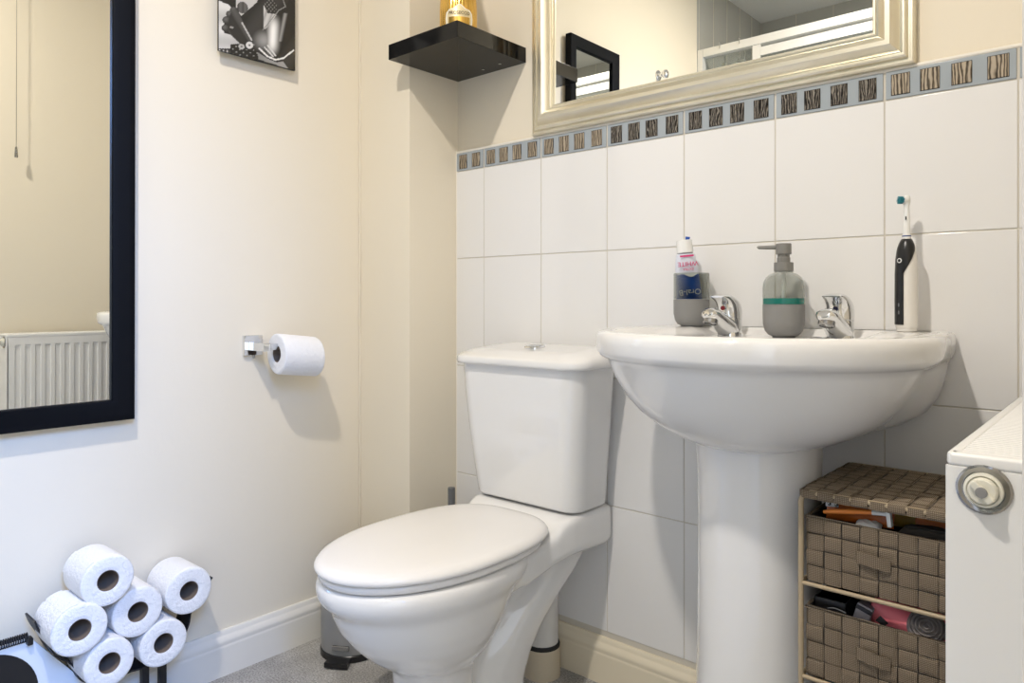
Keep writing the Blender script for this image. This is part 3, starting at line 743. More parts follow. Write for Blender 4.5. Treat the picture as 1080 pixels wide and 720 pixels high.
# ------------------------------------------------------------------ toilet rolls
def roll(name, label, c, axis, R=.052, Lh=.10, group=None, seam=None, squash=(1, 1), rc=.0205):
    """axis: unit vector from the hidden face to the visible face; c: centre of the visible face"""
    t = thing(name, label, 'toilet roll', tuple(c), group)
    ax = Vector(axis).normalized(); c = Vector(c)
    up = Vector((0, 0, 1)); sv = up.cross(ax).normalized()
    ph = random.uniform(0, 6)
    def P(r, a, h):
        k = 1 + .012*math.sin(2*a + ph) + .008*math.sin(3*a + ph*2) if r > rc*1.3 else 1
        return c + ax*h + sv*(r*k*math.cos(a)*squash[0]) + up*(r*k*math.sin(a)*squash[1])
    prof = [(rc, -.001), (rc + .004, 0), (R*.6, .0008), (R*.85, 0), (R - .003, -.0005), (R - .001, -.0022), (R, -.005), (R*1.004, -Lh*.4), (R, -Lh + .005), (R - .003, -Lh), (rc, -Lh), (rc, -Lh*.5)]
    n = 64; loops = [[P(r, 2*PI*i/n, h) for i in range(n)] for r, h in prof]
    loops.append(loops[0])
    bm = B(); loft(bm, loops, False, False)
    if seam is not None:
        for s0, s1 in seam:
            rows = []
            K = 10
            inner = [[P(R*1.004, s0 + (s1-s0)*i/K, -.003 - (Lh - .006)*j/2) for i in range(K+1)] for j in range(3)]
            outer = [[P(R*1.004 + .0009, s0 + (s1-s0)*i/K, -.003 - (Lh - .006)*j/2) for i in range(K+1)] for j in range(3)]
            loft(bm, [inner[0] + outer[0][::-1], inner[1] + outer[1][::-1], inner[2] + outer[2][::-1]])
    bmesh.ops.remove_doubles(bm, verts=bm.verts, dist=1e-6)
    obj('paper', bm, M['paper'], t, smooth=50)
    bm = B(); loops = []
    for r, h in ((rc, -.0025), (rc - .0012, -.002), (rc - .0012, -Lh + .004), (rc, -Lh + .004)):
        loops.append([P(r, 2*PI*i/n, h) for i in range(n)])
    loft(bm, loops + [loops[0]], False, False); obj('core', bm, M['card'], t, smooth=50)
    return t
GR = 'spare toilet rolls stacked in the black stand'
XF = -1.556
rolls = [
 ('topmost spare toilet roll of the stack', (-1.540, .549, .347), .0495, [(2.1, 3.0)]),
 ('spare toilet roll at the right end of the stack', (-1.565, .7215, .2685), .0505, None),
 ('spare toilet roll at the left end of the stack, above the spiral binding', (-1.535, .4975, .269), .0495, [(1.6, 2.2), (2.3, 3.0)]),
 ('middle spare toilet roll with others all round it', (-1.560, .6135, .259), .0505, None),
 ('lower left spare toilet roll of the bottom row', (-1.540, .552, .1835), .0475, None),
 ('lower right spare toilet roll, above the two black stand legs', (-1.560, .665, .1765), .0490, None)]
for lb, c, R, sm_ in rolls: roll('toilet_roll', lb, c, (1, 0, 0), R, .103, GR, sm_)
# stand: a curved band under the rolls on two legs
st = thing('toilet_roll_stand', 'black metal toilet roll stand on two legs against the left wall', 'toilet roll stand', (-1.62, .64, 0))
bp_ = spline([(0, .438, .286), (0, .444, .268), (0, .458, .240), (0, .470, .213), (0, .481, .199), (0, .497, .186), (0, .508, .168), (0, .516, .145), (0, .535, .130), (0, .565, .124), (0, .612, .122), (0, .660, .121), (0, .695, .129), (0, .720, .150), (0, .736, .180), (0, .742, .207), (0, .758, .228), (0, .775, .250), (0, .790, .270)], 4)
bm = B(); loops = []
pts = [Vector(p) for p in bp_]
for i, p in enumerate(pts):
    d = (pts[min(i+1, len(pts)-1)] - pts[max(i-1, 0)]).normalized(); nn = Vector((0, d.z, -d.y))
    loops.append([Vector((x, 0, 0)) + p + nn*s for x, s in ((-1.655, 0), (-1.597, 0), (-1.597, -.0035), (-1.655, -.0035))])
loft(bm, loops); obj('band', bm, M['blk_metal'], st, smooth=50)
for yy in (.652, .689):
    bm = B(); box(bm, (-1.634, yy - .007, .006), (-1.618, yy + .007, .1225), .001); obj('leg', bm, M['blk_metal'], st)
bm = B(); box(bm, (-1.655, .58, 0), (-1.52, .76, .006), .002); obj('base_plate', bm, M['blk_metal'], st)

# roll on the wall holder
hd_ = thing('toilet_roll_holder', 'square chrome toilet roll holder on the left wall', 'toilet roll holder', (XL, .93, .79))
bm = B(); box(bm, (XL, .905, .763), (XL + .010, .955, .813), .0015); obj('wall_plate', bm, M['chrome'], hd_)
bm = B(); box(bm, (XL + .010, .918, .776), (XL + .078, .938, .796), .001); obj('post', bm, M['chrome'], hd_)
bm = B(); box(bm, (XL + .060, .938, .778), (XL + .078, 1.078, .794), .001); obj('arm', bm, M['chrome'], hd_)
bm = B(); lathe(bm, [(.003, 0), (.003, -.008)], (XL + .012, .93, .764), n=12); obj('grub_screw', bm, M['chrome_d'], hd_)
roll('toilet_roll', 'toilet roll hanging on the chrome wall holder', (XL + .069, .957, .7685), (-.07, -1, .115), .0505, .108, rc=.0215)

# ------------------------------------------------------------------ spiral bound pad leaning at bottom left
pd = thing('spiral_bound_pad', 'white spiral bound pad with a black disc on its cover, bottom left', 'notepad', (-1.60, .42, 0))
px_ = -1.628
def PW(y, z, o=0): return Vector((px_ + o + (.25 - z)*.10, y, z))
bm = B(); prism(bm, [PW(.16, .0), PW(.585, .0), PW(.575, .075), PW(.440, .246), PW(.16, .246)][:5], (-.012, 0, 0)); obj('cover', bm, M['pad'], pd)
bm = B()
a = [PW(.365 + .086*math.cos(2*PI*k/48), .150 + .086*math.sin(2*PI*k/48), .0006) for k in range(48)]; prism(bm, a, (.0004, 0, 0)); obj('disc', bm, M['blk_plastic'], pd, smooth=0, label='black printed disc')
bm = B(); prism(bm, [PW(.396, .165, .0012), PW(.428, .152, .0012), PW(.428, .135, .0012), PW(.398, .130, .0012)], (.0004, 0, 0)); obj('emblem', bm, M['pad'], pd, smooth=0, label='white shape on the disc')
bm = B()
pts = []
for k in range(40*14 + 1):
    t_ = k/14; a_ = 2*PI*t_
    pts.append((px_ + .002 + .008*math.cos(a_), .285 + t_*.0038, .250 + .008*math.sin(a_)))
tube(bm, pts, .0013, 5); obj('spiral_binding', bm, M['blk_metal'], pd, smooth=180)
bm = B(); box(bm, (px_ - .004, .432, .236), (px_ + .014, .442, .250), .002); obj('clip', bm, M['blk_plastic'], pd)

# ------------------------------------------------------------------ woven storage unit
RX0, RX1, RY0, RY1, RZ = -.408, -.160, 1.152, 1.400, .607
ru = thing('woven_drawer_unit', 'taupe woven drawer unit between the basin pedestal and the radiator', 'storage drawers', (-.284, 1.276, 0))
bm = B()
for y in (RY0, RY1):
    tube(bm, [(RX0, y, 0), (RX0, y, RZ - .020), (RX0 + .004, y, RZ - .010), (RX0 + .014, y, RZ - .006), (RX1 - .014, y, RZ - .006), (RX1 - .004, y, RZ - .010), (RX1, y, RZ - .020), (RX1, y, 0)], .0042, 10)
BZ = [.459, .313, .167, .022]
for z in BZ:
    tube(bm, [(RX0, RY0, z), (RX1, RY0, z)], .0034, 8); tube(bm, [(RX0, RY1, z), (RX1, RY1, z)], .0034, 8)
    tube(bm, [(RX0, RY0, z), (RX0, RY1, z)], .0034, 8); tube(bm, [(RX1, RY0, z), (RX1, RY1, z)], .0034, 8)
obj('frame', bm, M['rackwire'], ru, smooth=60, label='beige wire frame')
def weave(bm, o, u, v, nrm, nu, nv, cu, cv, par=0, h=.0013):
    o, u, v, nrm = Vector(o), Vector(u), Vector(v), Vector(nrm)
    for i in range(nu):
        for j in range(nv):
            horiz = (i + j + par) % 2 == 0
            if random.random() < .10: horiz = not horiz
            cs, ct = (i + .5)*cu, (j + .5)*cv
            hu, hv = (cu*.545, cv*.47) if horiz else (cu*.47, cv*.545)
            jit = random.uniform(-.0006, .0006); sk = random.uniform(-.03, .03); lift = random.uniform(0, .0006)
            K, Lq = 6, 3; rows = []
            for a in range(K + 1):
                row = []
                for b_ in range(Lq + 1):
                    s, t = a/K*2 - 1, b_/Lq*2 - 1
                    # s runs along the strap
                    z = h*(max(0, 1 - abs(s)**6))**.6 + .0007 + lift - .0004*t*t
                    if abs(s) > .999: z = -.0012
                    if horiz: pu, pv = cs + s*hu, ct + t*hv + jit + sk*s*hv
                    else: pu, pv = cs + t*hu + jit + sk*s*hu, ct + s*hv
                    row.append(bm.verts.new(o + u*pu + v*pv + nrm*z))
                rows.append(row)
            for a in range(K):
                for b_ in range(Lq):
                    bm.faces.new((rows[a][b_], rows[a+1][b_], rows[a+1][b_+1], rows[a][b_+1]))
            # thin skirts along the long edges
            for b_ in (0, Lq):
                low = [bm.verts.new(q.co - nrm*.002) for q in (r[b_] for r in rows)]
                for a in range(K): bm.faces.new((rows[a][b_], rows[a+1][b_], low[a+1], low[a]))
CW = (RX1 - RX0)/10
bm = B()
box(bm, (RX0 + .004, RY0 - .003, RZ - .012), (RX1 - .004, RY1 + .003, RZ - .004), .002, 2, mi=1)
weave(bm, (RX0, RY0, RZ - .004), (1, 0, 0), (0, 1, 0), (0, 0, 1), 10, 10, CW, (RY1 - RY0)/10)
weave(bm, (RX0, RY0 - .003, RZ - .015), (1, 0, 0), (0, 0, 1), (0, -1, 0), 10, 1, CW, .013, h=.0008)
weave(bm, (RX0 - .001, RY1, RZ - .015), (0, -1, 0), (0, 0, 1), (-1, 0, 0), 10, 1, CW, .013, h=.0008)
tp_ = obj('top_panel', bm, [M['weave'], M['weave_in']], ru, smooth=50)
def drawer(zb, zt, par):
    x0, x1, y0, y1 = RX0 + .008, RX1 - .008, RY0 + .004, RY1 - .01
    bm = B(); w = .004
    for lo, hi in (((x0, y0, zb), (x1, y0 + w, zt)), ((x0, y1 - w, zb), (x1, y1, zt)), ((x0, y0, zb), (x0 + w, y1, zt)), ((x1 - w, y0, zb), (x1, y1, zt)), ((x0, y0, zb), (x1, y1, zb + w))):
        box(bm, lo, hi, mi=1)
    nv = 4; cv = (zt - zb)/nv
    weave(bm, (x0, y0, zb), (1, 0, 0), (0, 0, 1), (0, -1, 0), 9, nv, (x1 - x0)/9, cv, par)
    weave(bm, (x0, y1, zb), (0, -1, 0), (0, 0, 1), (-1, 0, 0), 9, nv, (y1 - y0)/9, cv, par)
    weave(bm, (x1, y0, zb), (0, 1, 0), (0, 0, 1), (1, 0, 0), 9, nv, (y1 - y0)/9, cv, par)
    # rolled hem round the top
    tube(bm, [(x0, y0 - .001, zt), (x1, y0 - .001, zt), (x1, y1, zt), (x0, y1, zt)], .0032, 8, closed=True)
    d = obj('drawer', bm, [M['weave'], M['weave_in']], ru, smooth=50)
    bm = B(); zm = (zb + zt)/2 + .004; xm = (x0 + x1)/2 - .02
    q = spline([(xm - .022, y0 - .004, zm), (xm - .01, y0 - .0075, zm + .001), (xm + .008, y0 - .0085, zm - .001), (xm + .024, y0 - .004, zm - .003)], 5)
    loft(bm, [[p + Vector((0, 0, .009)), p + Vector((0, -.0015, .009)), p + Vector((0, -.0015, -.009)), p + Vector((0, 0, -.009))] for p in q])
    obj('pull_tab', bm, M['weave'], d, smooth=50)
DZs = [(.463, .563), (.317, .423), (.171, .274), (.026, .13)]
for k, (zb, zt) in enumerate(DZs): drawer(zb, zt, k)

# contents, top drawer
zt = .563
def pouch(name, label, cat, c, size, rotz, rotx, m, group=None, puff=1.0, n=12):
    bm = B(); sx, sy, sz = size; R = Matrix.Rotation(rotz, 3, 'Z') @ Matrix.Rotation(rotx, 3, 'X')
    top, bot = [], []
    for i in range(n + 1):
        rt_, rb_ = [], []
        for j in range(n + 1):
            a, b_ = i/n*2 - 1, j/n*2 - 1
            h = sz*((1 - a**4)*(1 - b_**4))**.6*puff + .0006 + .0012*math.sin(a*9 + b_*5)*(1-a*a)*(1-b_*b_)
            p = Vector((a*sx, b_*sy, 0))
            rt_.append(bm.verts.new(Vector(c) + R @ (p + Vector((0, 0, h))))); rb_.append(bm.verts.new(Vector(c) + R @ (p - Vector((0, 0, h)))))
        top.append(rt_); bot.append(rb_)
    for i in range(n):
        for j in range(n):
            bm.faces.new((top[i][j], top[i+1][j], top[i+1][j+1], top[i][j+1])); bm.faces.new((bot[i][j], bot[i][j+1], bot[i+1][j+1], bot[i+1][j]))
    for i in range(n):
        bm.faces.new((top[i][0], bot[i][0], bot[i+1][0], top[i+1][0])); bm.faces.new((top[i][n], top[i+1][n], bot[i+1][n], bot[i][n]))
        bm.faces.new((top[0][i], top[0][i+1], bot[0][i+1], bot[0][i])); bm.faces.new((top[n][i], bot[n][i], bot[n][i+1], top[n][i+1]))
    return bm
# orange packet with badge
t = thing('orange_packet', 'orange packet with a small white badge in the top woven drawer', 'packet', (-.345, 1.20, .56))
obj('wrapper', pouch('', '', '', (-.335, 1.200, .5735), (.048, .019, .006), .06, math.radians(76), M['orange_p']), M['orange_p'], t, smooth=60)
bm = B(); q = [Vector((-.373 + a, 1.186 + a*.25, .582 + b_)) for a, b_ in ((-.008, -.006), (.010, -.006), (.010, .004), (-.008, .004))]; prism(bm, q, (0, -.0006, 0)); obj('badge', bm, M['white_ink'], t, smooth=0)
bm = B()
for dx in (-.004, .006):
    lathe(bm, [(.0034, 0), (.0034, .0006), (.0018, .0006), (.0018, 0)], (-.372 + dx, 1.1865 + dx*.25 - .0008, .581), (0, -1, 0), 14)
obj('badge_mark', bm, M['blk_plastic'], t, smooth=0)
# long mustard packet with green stripe
t = thing('mustard_packet', 'mustard yellow packet with a green stripe behind the razor in the top drawer', 'packet', (-.27, 1.27, .56))
obj('wrapper', pouch('', '', '', (-.265, 1.240, .572), (.100, .022, .008), .03, math.radians(74), M['yellow_p']), M['yellow_p'], t, smooth=60)
bm = B(); tube(bm, [(-.345, 1.220, .590), (-.32, 1.222, .588), (-.285, 1.224, .583), (-.25, 1.226, .578)], .0022, 6); obj('stripe', bm, M['green'], t)
t = thing('wrinkled_packet', 'wrinkled orange foil packet at the right end of the top drawer', 'packet', (-.20, 1.22, .55))
obj('wrapper', pouch('', '', '', (-.215, 1.212, .572), (.045, .020, .007), .08, math.radians(74), M['orange_p']), M['orange_p'], t, smooth=60)
# black pouch
t = thing('black_pouch', 'soft black pouch at the front right of the top woven drawer', 'pouch', (-.21, 1.18, .54))
obj('fabric', pouch('', '', '', (-.225, 1.182, .556), (.052, .014, .017), 0, .1, M['blk_plastic']), M['weave_in'], t, smooth=60)
bm = B(); tube(bm, [(-.265, 1.172, .570), (-.225, 1.170, .5725), (-.185, 1.173, .570)], .0012, 6); obj('zip', bm, M['blk_plastic'], t)
# razor
t = thing('disposable_razor', 'orange and white disposable razor lying across the top woven drawer', 'razor', (-.32, 1.165, .566))
bm = B(); tube(bm, spline([(-.380, 1.172, .5695), (-.36, 1.172, .574), (-.33, 1.172, .5795), (-.309, 1.173, .582)], 4), [.0028 + .0014*math.sin(PI*k/12) for k in range(13)], 12); obj('handle', bm, M['orange'], t, smooth=60)
bm = B(); tube(bm, [(-.310, 1.173, .582), (-.298, 1.173, .5825), (-.288, 1.173, .584)], [.0042, .0032, .0042], 12)
obj('neck', bm, M['white'], t, smooth=60)
bm = B(); box(bm, (-.2895, 1.166, .5655), (-.2835, 1.178, .5935), .0012, 2, rot=Matrix.Rotation(-.12, 3, 'Y')); obj('razor_head', bm, M['white'], t)
# white carton scrap
t = thing('white_tissue_pack', 'small white pack under the orange razor handle', 'packet', (-.30, 1.18, .555))
obj('wrapper', pouch('', '', '', (-.318, 1.182, .5575), (.018, .012, .007), .1, .2, M['white']), M['white'], t, smooth=60)
bm = B(); tube(bm, [(-.334, 1.182, .5622), (-.302, 1.185, .5622)], .0009, 6); obj('seam', bm, M['white'], t)

# contents, second drawer
zt = .423
t = thing('black_box', 'open black box at the left of the second woven drawer', 'box', (-.365, 1.20, .33))
bm = B()
bx0, bx1, by0, by1, bz0, bz1 = -.394, -.345, 1.168, 1.30, .325, .436
for lo, hi in (((bx0, by0, bz0), (bx1, by0 + .003, bz1)), ((bx0, by1 - .003, bz0), (bx1, by1, bz1)), ((bx0, by0, bz0), (bx0 + .003, by1, bz1)), ((bx1 - .003, by0, bz0), (bx1, by1, bz1)), ((bx0, by0, bz0), (bx1, by1, bz0 + .003))): box(bm, lo, hi, .0006, 1)
obj('shell', bm, M['blk_plastic'], t)
bm = B(); tube(bm, spline([(-.372, 1.1645, .424), (-.36, 1.1635, .427), (-.345, 1.1645, .424)], 4), .0008, 6); obj('thumb_notch', bm, M['brushgrey'], t)
t = thing('grey_carton', 'small grey carton beside the black box in the second woven drawer', 'carton', (-.30, 1.19, .35))
bm = B(); box(bm, (-.345, 1.172, .345), (-.322, 1.26, .441), .002, 2, rot=Matrix.Rotation(.30, 3, 'Y')); obj('body', bm, M['foil'], t)
bm = B(); box(bm, (-.345, 1.1705, .432), (-.322, 1.172, .438), 0, 1, rot=Matrix.Rotation(.30, 3, 'Y'), piv=(-.3335, 1.214, .393)); obj('flap', bm, M['blk_plastic'], t)
t = thing('hair_dryer', 'pink hair dryer with a grey vent in the second woven drawer', 'hair dryer', (-.23, 1.19, .41))
ax_ = Vector((.55, -.25, -.28)).normalized()
hc_ = Vector((-.272, 1.200, .419))
bm = B(); lathe(bm, [(.014, -.040), (.018, -.035), (.024, -.02), (.029, .005), (.031, .025), (.031, .035), (.029, .040)], hc_, (-.80, .30, .20), 36, mi=0)
obj('barrel', bm, M['pink'], t, smooth=60)
bm = B(); lathe(bm, [(.026, 0), (.0245, .004), (.022, .006), (.020, .004)], (-.240, 1.182, .427), (.20, -.74, .64), 36); obj('vent_ring', bm, M['mesh_grey'], t)
bm = B()
lathe(bm, [(.036, -.05), (.036, -.012), (.034, -.002), (.027, .002)], (-.239, 1.186, .424), (.20, -.74, .64), 40); obj('rear_housing', bm, M['pink'], t, smooth=60)
bm = B()
vc = Vector((-.240, 1.182, .427)); vn = Vector((.20, -.74, .64)).normalized(); vu, vv, _ = frame_of(vn)
for k in range(4):
    rr = .004 + .005*k
    tube(bm, [vc + vn*.0065 + (vu*math.cos(2*PI*q/28) + vv*math.sin(2*PI*q/28))*rr for q in range(28)], .0011, 6, closed=True)
obj('vent_grille', bm, M['mesh_grey'], t, smooth=60)
bm = B(); q0 = Vector((-.304, 1.1655, .4245)); prism(bm, [q0, q0 + Vector((.012, .0, -.006)), q0 + Vector((.018, .0, .001)), q0 + Vector((.007, .0, .009))], (0, -.0005, 0)); obj('label_patch', bm, M['blk_plastic'], t, smooth=0)
# third drawer
t = thing('teal_bottle', 'teal topped bottle just showing in the third woven drawer', 'bottle', (-.375, 1.18, .18))
bm = B(); lathe(bm, [(.018, 0), (.019, .002), (.019, .085), (.012, .092)], (-.375, 1.185, .176), n=28); obj('body', bm, M['white'], t)
bm = B(); lathe(bm, [(.0125, .092), (.0150, .094), (.0150, .120), (.013, .122)], (-.375, 1.185, .176), n=28); obj('cap', bm, M['tealbox'], t)
t = thing('black_wash_bag', 'black wash bag behind the teal bottle in the third drawer', 'bag', (-.30, 1.22, .2))
obj('fabric', pouch('', '', '', (-.30, 1.225, .235), (.05, .04, .045), 0, 0, M['blk_plastic']), M['weave_in'], t, smooth=60)
bm = B(); tube(bm, [(-.345, 1.225, .2825), (-.255, 1.225, .2825)], .0015, 6); obj('zip', bm, M['chrome_d'], t)

# ------------------------------------------------------------------ radiator
ry0, ry1, rz0, rz1 = .787, 1.388, .157, .757
rxf, rxb = -.142, -.042
rad = thing('radiator', 'white panel radiator on the right wall beside the drawer unit', 'radiator', (-.09, 1.09, rz0))
bm = B()        # ribbed front panel
pts = []; yy = ry0 + .004
prof = [(ry0 + .003, .006), (ry0 + .006, .0)]
k = 0; y = ry0 + .035
while y < ry1 - .03:
    prof += [(y - .0105, 0), (y - .0075, .0045), (y + .0075, .0045), (y + .0105, 0)]; y += .0333
prof += [(ry1 - .006, .0), (ry1 - .003, .006)]
def row(z, k, d0=0): return [Vector((rxf + d0 + d*k, yy, z)) for yy, d in prof]
rows = [row(rz0 + .012, 0, .004), row(rz0 + .016, 0), row(rz0 + .04, 0), row(rz0 + .046, 1), row(rz1 - .046, 1), row(rz1 - .040, 0), row(rz1 - .012, 0), row(rz1 - .007, 0, .004)]
g_ = [[bm.verts.new(p) for p in r] for r in rows]
for a, b_ in zip(g_, g_[1:]):
    for i in range(len(a) - 1): bm.faces.new((a[i], a[i+1], b_[i+1], b_[i]))
o = obj('front_panel', bm, M['rad'], rad, smooth=25); md = o.modifiers.new('t', 'SOLIDIFY'); md.thickness = .006; md.offset = -1
bm = B(); box(bm, (rxb - .010, ry0 + .004, rz0 + .01), (rxb, ry1 - .004, rz1 - .01), .003); obj('back_panel', bm, M['rad'], rad)
bm = B()
for zz in (rz0 + .025, rz1 - .03):
    box(bm, (rxf + .010, ry0 + .012, zz - .012), (rxb - .011, ry1 - .012, zz + .012), .004)
for k in range(16):
    y = ry0 + .05 + k*.0333; box(bm, (rxf + .02, y, rz0 + .04), (rxf + .021, y + .02, rz1 - .06)); 
obj('convector', bm, M['rad_d'], rad)
for ya, yb in ((ry0 - .002, ry0 + .0012), (ry1 - .0012, ry1 + .002)):
    bm = B(); box(bm, (rxf - .0015, ya, rz0 + .004), (rxb + .0015, yb, rz1 - .012), .0010, 2)
    obj('end_panel', bm, M['rad'], rad)
# top grille: rounded end caps and slats
bm = B()
box(bm, (rxf + .0005, ry0 - .0025, rz1 - .0125), (rxb - .0005, ry0 + .013, rz1), .0035, 3)
box(bm, (rxf + .0005, ry1 - .013, rz1 - .0125), (rxb - .0005, ry1 + .0025, rz1), .0035, 3)
box(bm, (rxf - .001, ry0 + .0005, rz1 - .012), (rxf + .009, ry1 - .0005, rz1), .0025, 2)
box(bm, (rxb - .009, ry0 + .0005, rz1 - .012), (rxb + .001, ry1 - .0005, rz1), .0025, 2)
y = ry0 + .0165
while y < ry1 - .014:
    box(bm, (rxf + .007, y, rz1 - .007), (rxb - .007, y + .0055, rz1 - .0008), .0008, 1); y += .0105
obj('top_grille', bm, M['rad'], rad)
pc = Vector((-.1145, ry0 - .002, .7265)); ya_ = (0, -1, 0)
pc = Vector((-.1125, ry0 - .0022, .7265))
bm = B(); lathe(bm, [(.0225, 0), (.0225, .0012), (.0205, .0022), (.0180, .0010), (.0165, .0008)], pc, ya_, 40); pl = obj('plug_collar', bm, M['chrome_d'], rad, label='dark metal ring round the plug')
bm = B(); lathe(bm, [(.0155, .0010), (.0160, .004), (.0155, .006), (.0135, .0068), (.0125, .0050)], pc, ya_, 40); obj('plug_ring', bm, M['offwhite'], pl)
bm = B(); lathe(bm, [(.0120, .0050), (.0120, .009), (.0105, .0115), (.006, .0118)], pc, ya_, 36)
box(bm, pc + Vector((-.0035, -.0155, -.0115)), pc + Vector((.0035, -.010, .0115)), .0015, 2, rot=Matrix.Rotation(-.75, 3, 'Y')); obj('plug_cap', bm, M['offwhite'], pl, label='cream plastic cap')
bm = B(); lathe(bm, [(.0050, .0150), (.0048, .0162), (.003, .0165)], pc, ya_, 20); obj('plug_screw', bm, M['stone'], pl)
for yy in (ry0 + .1, ry1 - .1):
    bm = B(); box(bm, (rxb + .0005, yy - .015, rz0 + .08), (XR, yy + .015, rz1 - .08), .002); obj('wall_bracket', bm, M['rad'], rad)
for yy in (ry0 + .03, ry1 - .03):
    bm = B(); tube(bm, [(-.09, yy, 0), (-.09, yy, rz0 + .012)], .0075, 12); obj('pipe', bm, M['rad'], rad)

# pull cord by the door (seen in the black mirror)
pcd = thing('light_pull_cord', 'light pull cord hanging beside the doorway, reflected in the black mirror', 'pull cord', (-.05, .838, ZC))
bm = B(); lathe(bm, [(.026, 0), (.026, -.012), (.020, -.022), (.004, -.024)], (-.05, .838, ZC), n=24); obj('ceiling_switch', bm, M['white'], pcd)
bm = B(); tube(bm, [(-.05, .838, ZC - .024), (-.05, .838, 1.46)], .0011, 6); obj('cord', bm, M['cord'], pcd, smooth=180)
bm = B(); lathe(bm, [(.0025, .042), (.004, .038), (.0065, .004), (.0055, 0)], (-.05, .838, 1.432), n=16); obj('pull_weight', bm, M['chrome_d'], pcd)

# robe hook
hk = thing('robe_hook', 'round chrome robe hook on the left wall, reflected in the silver mirror', 'hook', (XL, -.07, 1.925))
bm = B(); lathe(bm, [(.024, 0), (.024, .004), (.020, .007), (.008, .008), (.007, .02)], (XL, -.07, 1.925), (1, 0, 0), 28); obj('rose', bm, M['chrome'], hk, smooth=60)
bm = B(); lathe(bm, [(.007, .019), (.012, .024), (.019, .032), (.0205, .040), (.017, .047), (.008, .051), (0, .052)], (XL, -.07, 1.925), (1, 0, 0), 28); obj('knob', bm, M['chrome'], hk, smooth=60)

# shower enclosure behind the viewer
se = thing('shower_enclosure', 'white framed glass shower enclosure reflected in the silver mirror', 'shower enclosure', (-.84, -.47, 0))
ya, yb = -.500, -.455
bm = B()
box(bm, (XL, ya, .14), (XL + .028, yb, 2.14), .002)
box(bm, (XR - .03, ya, .14), (XR, yb, 2.14), .002)
box(bm, (XL + .028, ya, 2.10), (XR - .03, yb, 2.14), .003); box(bm, (XL + .028, ya, .14), (XR - .03, yb, .17), .003)
obj('outer_frame', bm, M['alu'], se)
bm = B(); box(bm, (XL, -1.242, 0), (XR, -.45, .14), .012, 3); obj('tray', bm, M['ceramic'], se)
bm = B(); box(bm, (-1.40, -.470, .171), (-1.362, -.458, 2.099), .001); box(bm, (-.075, -.470, .171), (-.045, -.458, 2.099), .001)
box(bm, (-1.362, -.470, 2.045), (-.075, -.458, 2.085), .001); obj('door_frame', bm, M['alu'], se)
bm = B(); box(bm, (-1.362, -.466, .172), (-.075, -.462, 2.045)); obj('door_pane', bm, M['shglass'], se, smooth=0)
bm = B(); box(bm, (XL + .0285, -.490, .172), (-1.365, -.486, 2.099)); obj('fixed_pane', bm, M['shglass'], se, smooth=0)
cd = thing('shower_caddy', 'wire caddy hooked over the shower rail, reflected in the silver mirror', 'caddy', (-1.54, -.55, 1.99))
for x in (-1.56, -1.46):
    bm = B(); tube(bm, spline([(x, -.45, 2.12), (x, -.449, 2.150), (x, -.475, 2.1485), (x, -.506, 2.150), (x, -.507, 2.11), (x, -.508, 1.99)], 4), .002, 6)
    obj('hook', bm, M['chrome'], cd)
bm = B()
tube(bm, [(-1.62, -.508, 1.99), (-1.40, -.508, 1.99), (-1.40, -.60, 1.99), (-1.62, -.60, 1.99)], .0025, 6, closed=True)
for k in range(12): tube(bm, [(-1.615 + .019*k, -.508, 1.99), (-1.615 + .019*k, -.60, 1.99)], .0015, 5)
obj('basket', bm, M['chrome'], cd)
for x, hh, r, lb, bmats in ((-1.585, .085, .020, 'small white bottle at the left end of the shower caddy', 'white'), (-1.420, .10, .017, 'slim white bottle at the right end of the shower caddy', 'white')):
    t = thing('shampoo_bottle', lb, 'bottle', (x, -.555, 1.993), 'bottles on the shower caddy')
    bm = B(); lathe(bm, [(r*.9, 0), (r, .003), (r, hh*.75), (r*.6, hh*.85)], (x, -.555, 1.993), n=24); obj('body', bm, M[bmats], t, smooth=60)
    bm = B(); lathe(bm, [(r*.55, hh*.85), (r*.6, hh*.87), (r*.55, hh)], (x, -.555, 1.993), n=20); obj('cap', bm, M['offwhite'], t)
t = thing('bath_puff', 'white ruffled bath puff on the shower caddy', 'bath puff', (-1.505, -.555, 2.03))
bm = B(); bmesh.ops.create_icosphere(bm, subdivisions=4, radius=.042, matrix=Matrix.Translation((-1.505, -.555, 2.036)))
for v in bm.verts:
    d = v.co - Vector((-1.505, -.555, 2.036)); v.co += d*(.16*math.sin(d.x*260 + d.z*90)*math.sin(d.y*230 + d.x*120))
obj('netting', bm, M['white'], t, smooth=60)
bm = B(); tube(bm, [(-1.505, -.555, 2.075), (-1.50, -.55, 2.10), (-1.51, -.55, 2.10), (-1.505, -.555, 2.075)], .0012, 6); obj('loop', bm, M['white'], t)

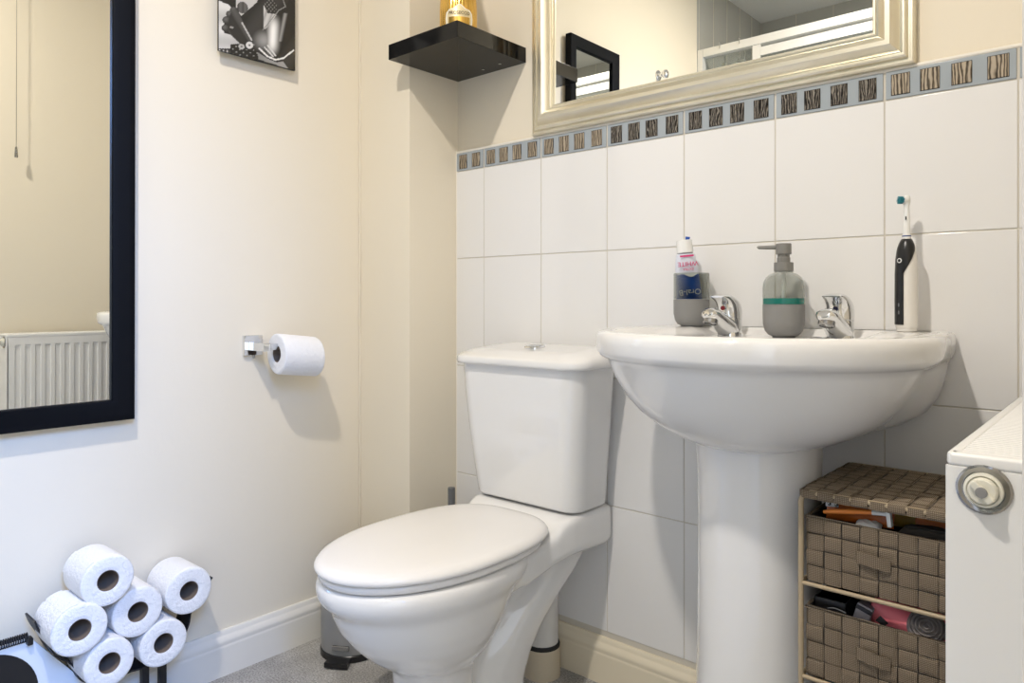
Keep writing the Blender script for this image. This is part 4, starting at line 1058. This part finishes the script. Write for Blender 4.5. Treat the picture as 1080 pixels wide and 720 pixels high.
# ceiling light
LX, LY = -.62, .03
cl_ = thing('ceiling_light', 'round flush ceiling light above the bathroom floor', 'ceiling light', (LX, LY, ZC))
bm = B(); lathe(bm, [(.075, 0), (.075, -.012), (.060, -.020), (.052, -.020)], (LX, LY, ZC), n=48); obj('rim', bm, M['chrome'], cl_)
bm = B(); lathe(bm, [(.051, -.0205), (.045, -.024), (.02, -.027), (0, -.0275)], (LX, LY, ZC), n=48); obj('diffuser', bm, M['lampglow'], cl_, smooth=60)

# ------------------------------------------------------------------ lights
def light(name, kind, loc, energy, col, rot=(0, 0, 0), **kw):
    d = bpy.data.lights.new(name, kind); d.energy = energy; d.color = col
    for k, v in kw.items(): setattr(d, k, v)
    o = bpy.data.objects.new(name, d); o.location = loc; o.rotation_euler = rot; COL.objects.link(o); return o
light('lamp_light', 'AREA', (LX, LY, ZC - .032), 25, (1, .93, .85), shape='DISK', size=.10)
# daylight through the hall beyond the doorway
hd2 = light('hall_daylight', 'AREA', (1.75, -.35, 2.45), 100, (.15, .38, 1.0), shape='RECTANGLE', size=.9, size_y=.9)
hd2.rotation_euler = (Vector((-1.68, .45, .35)) - hd2.location).to_track_quat('-Z', 'Z').to_euler()
w = bpy.data.worlds.new('daylit_hall'); sc.world = w; w.use_nodes = True
bg = w.node_tree.nodes['Background']; bg.inputs['Color'].default_value = (.82, .90, 1.0, 1); bg.inputs['Strength'].default_value = 1.8

# ------------------------------------------------------------------ camera
cam = bpy.data.cameras.new('camera'); co = bpy.data.objects.new('camera', cam); COL.objects.link(co)
cam.sensor_fit = 'HORIZONTAL'; cam.sensor_width = 36; cam.lens = 764/1080*36
cam.shift_y = -43.5/1080; cam.clip_start = .01
fwd = Vector((-.6594, .7519, 0))
co.rotation_euler = fwd.to_track_quat('-Z', 'Y').to_euler(); co.location = (0, 0, H)
sc.camera = co
sc.view_settings.view_transform = 'Standard'; sc.view_settings.look = 'None'
sc.view_settings.exposure = 0.32; sc.view_settings.gamma = 1.0; sc.view_settings.use_curve_mapping = False
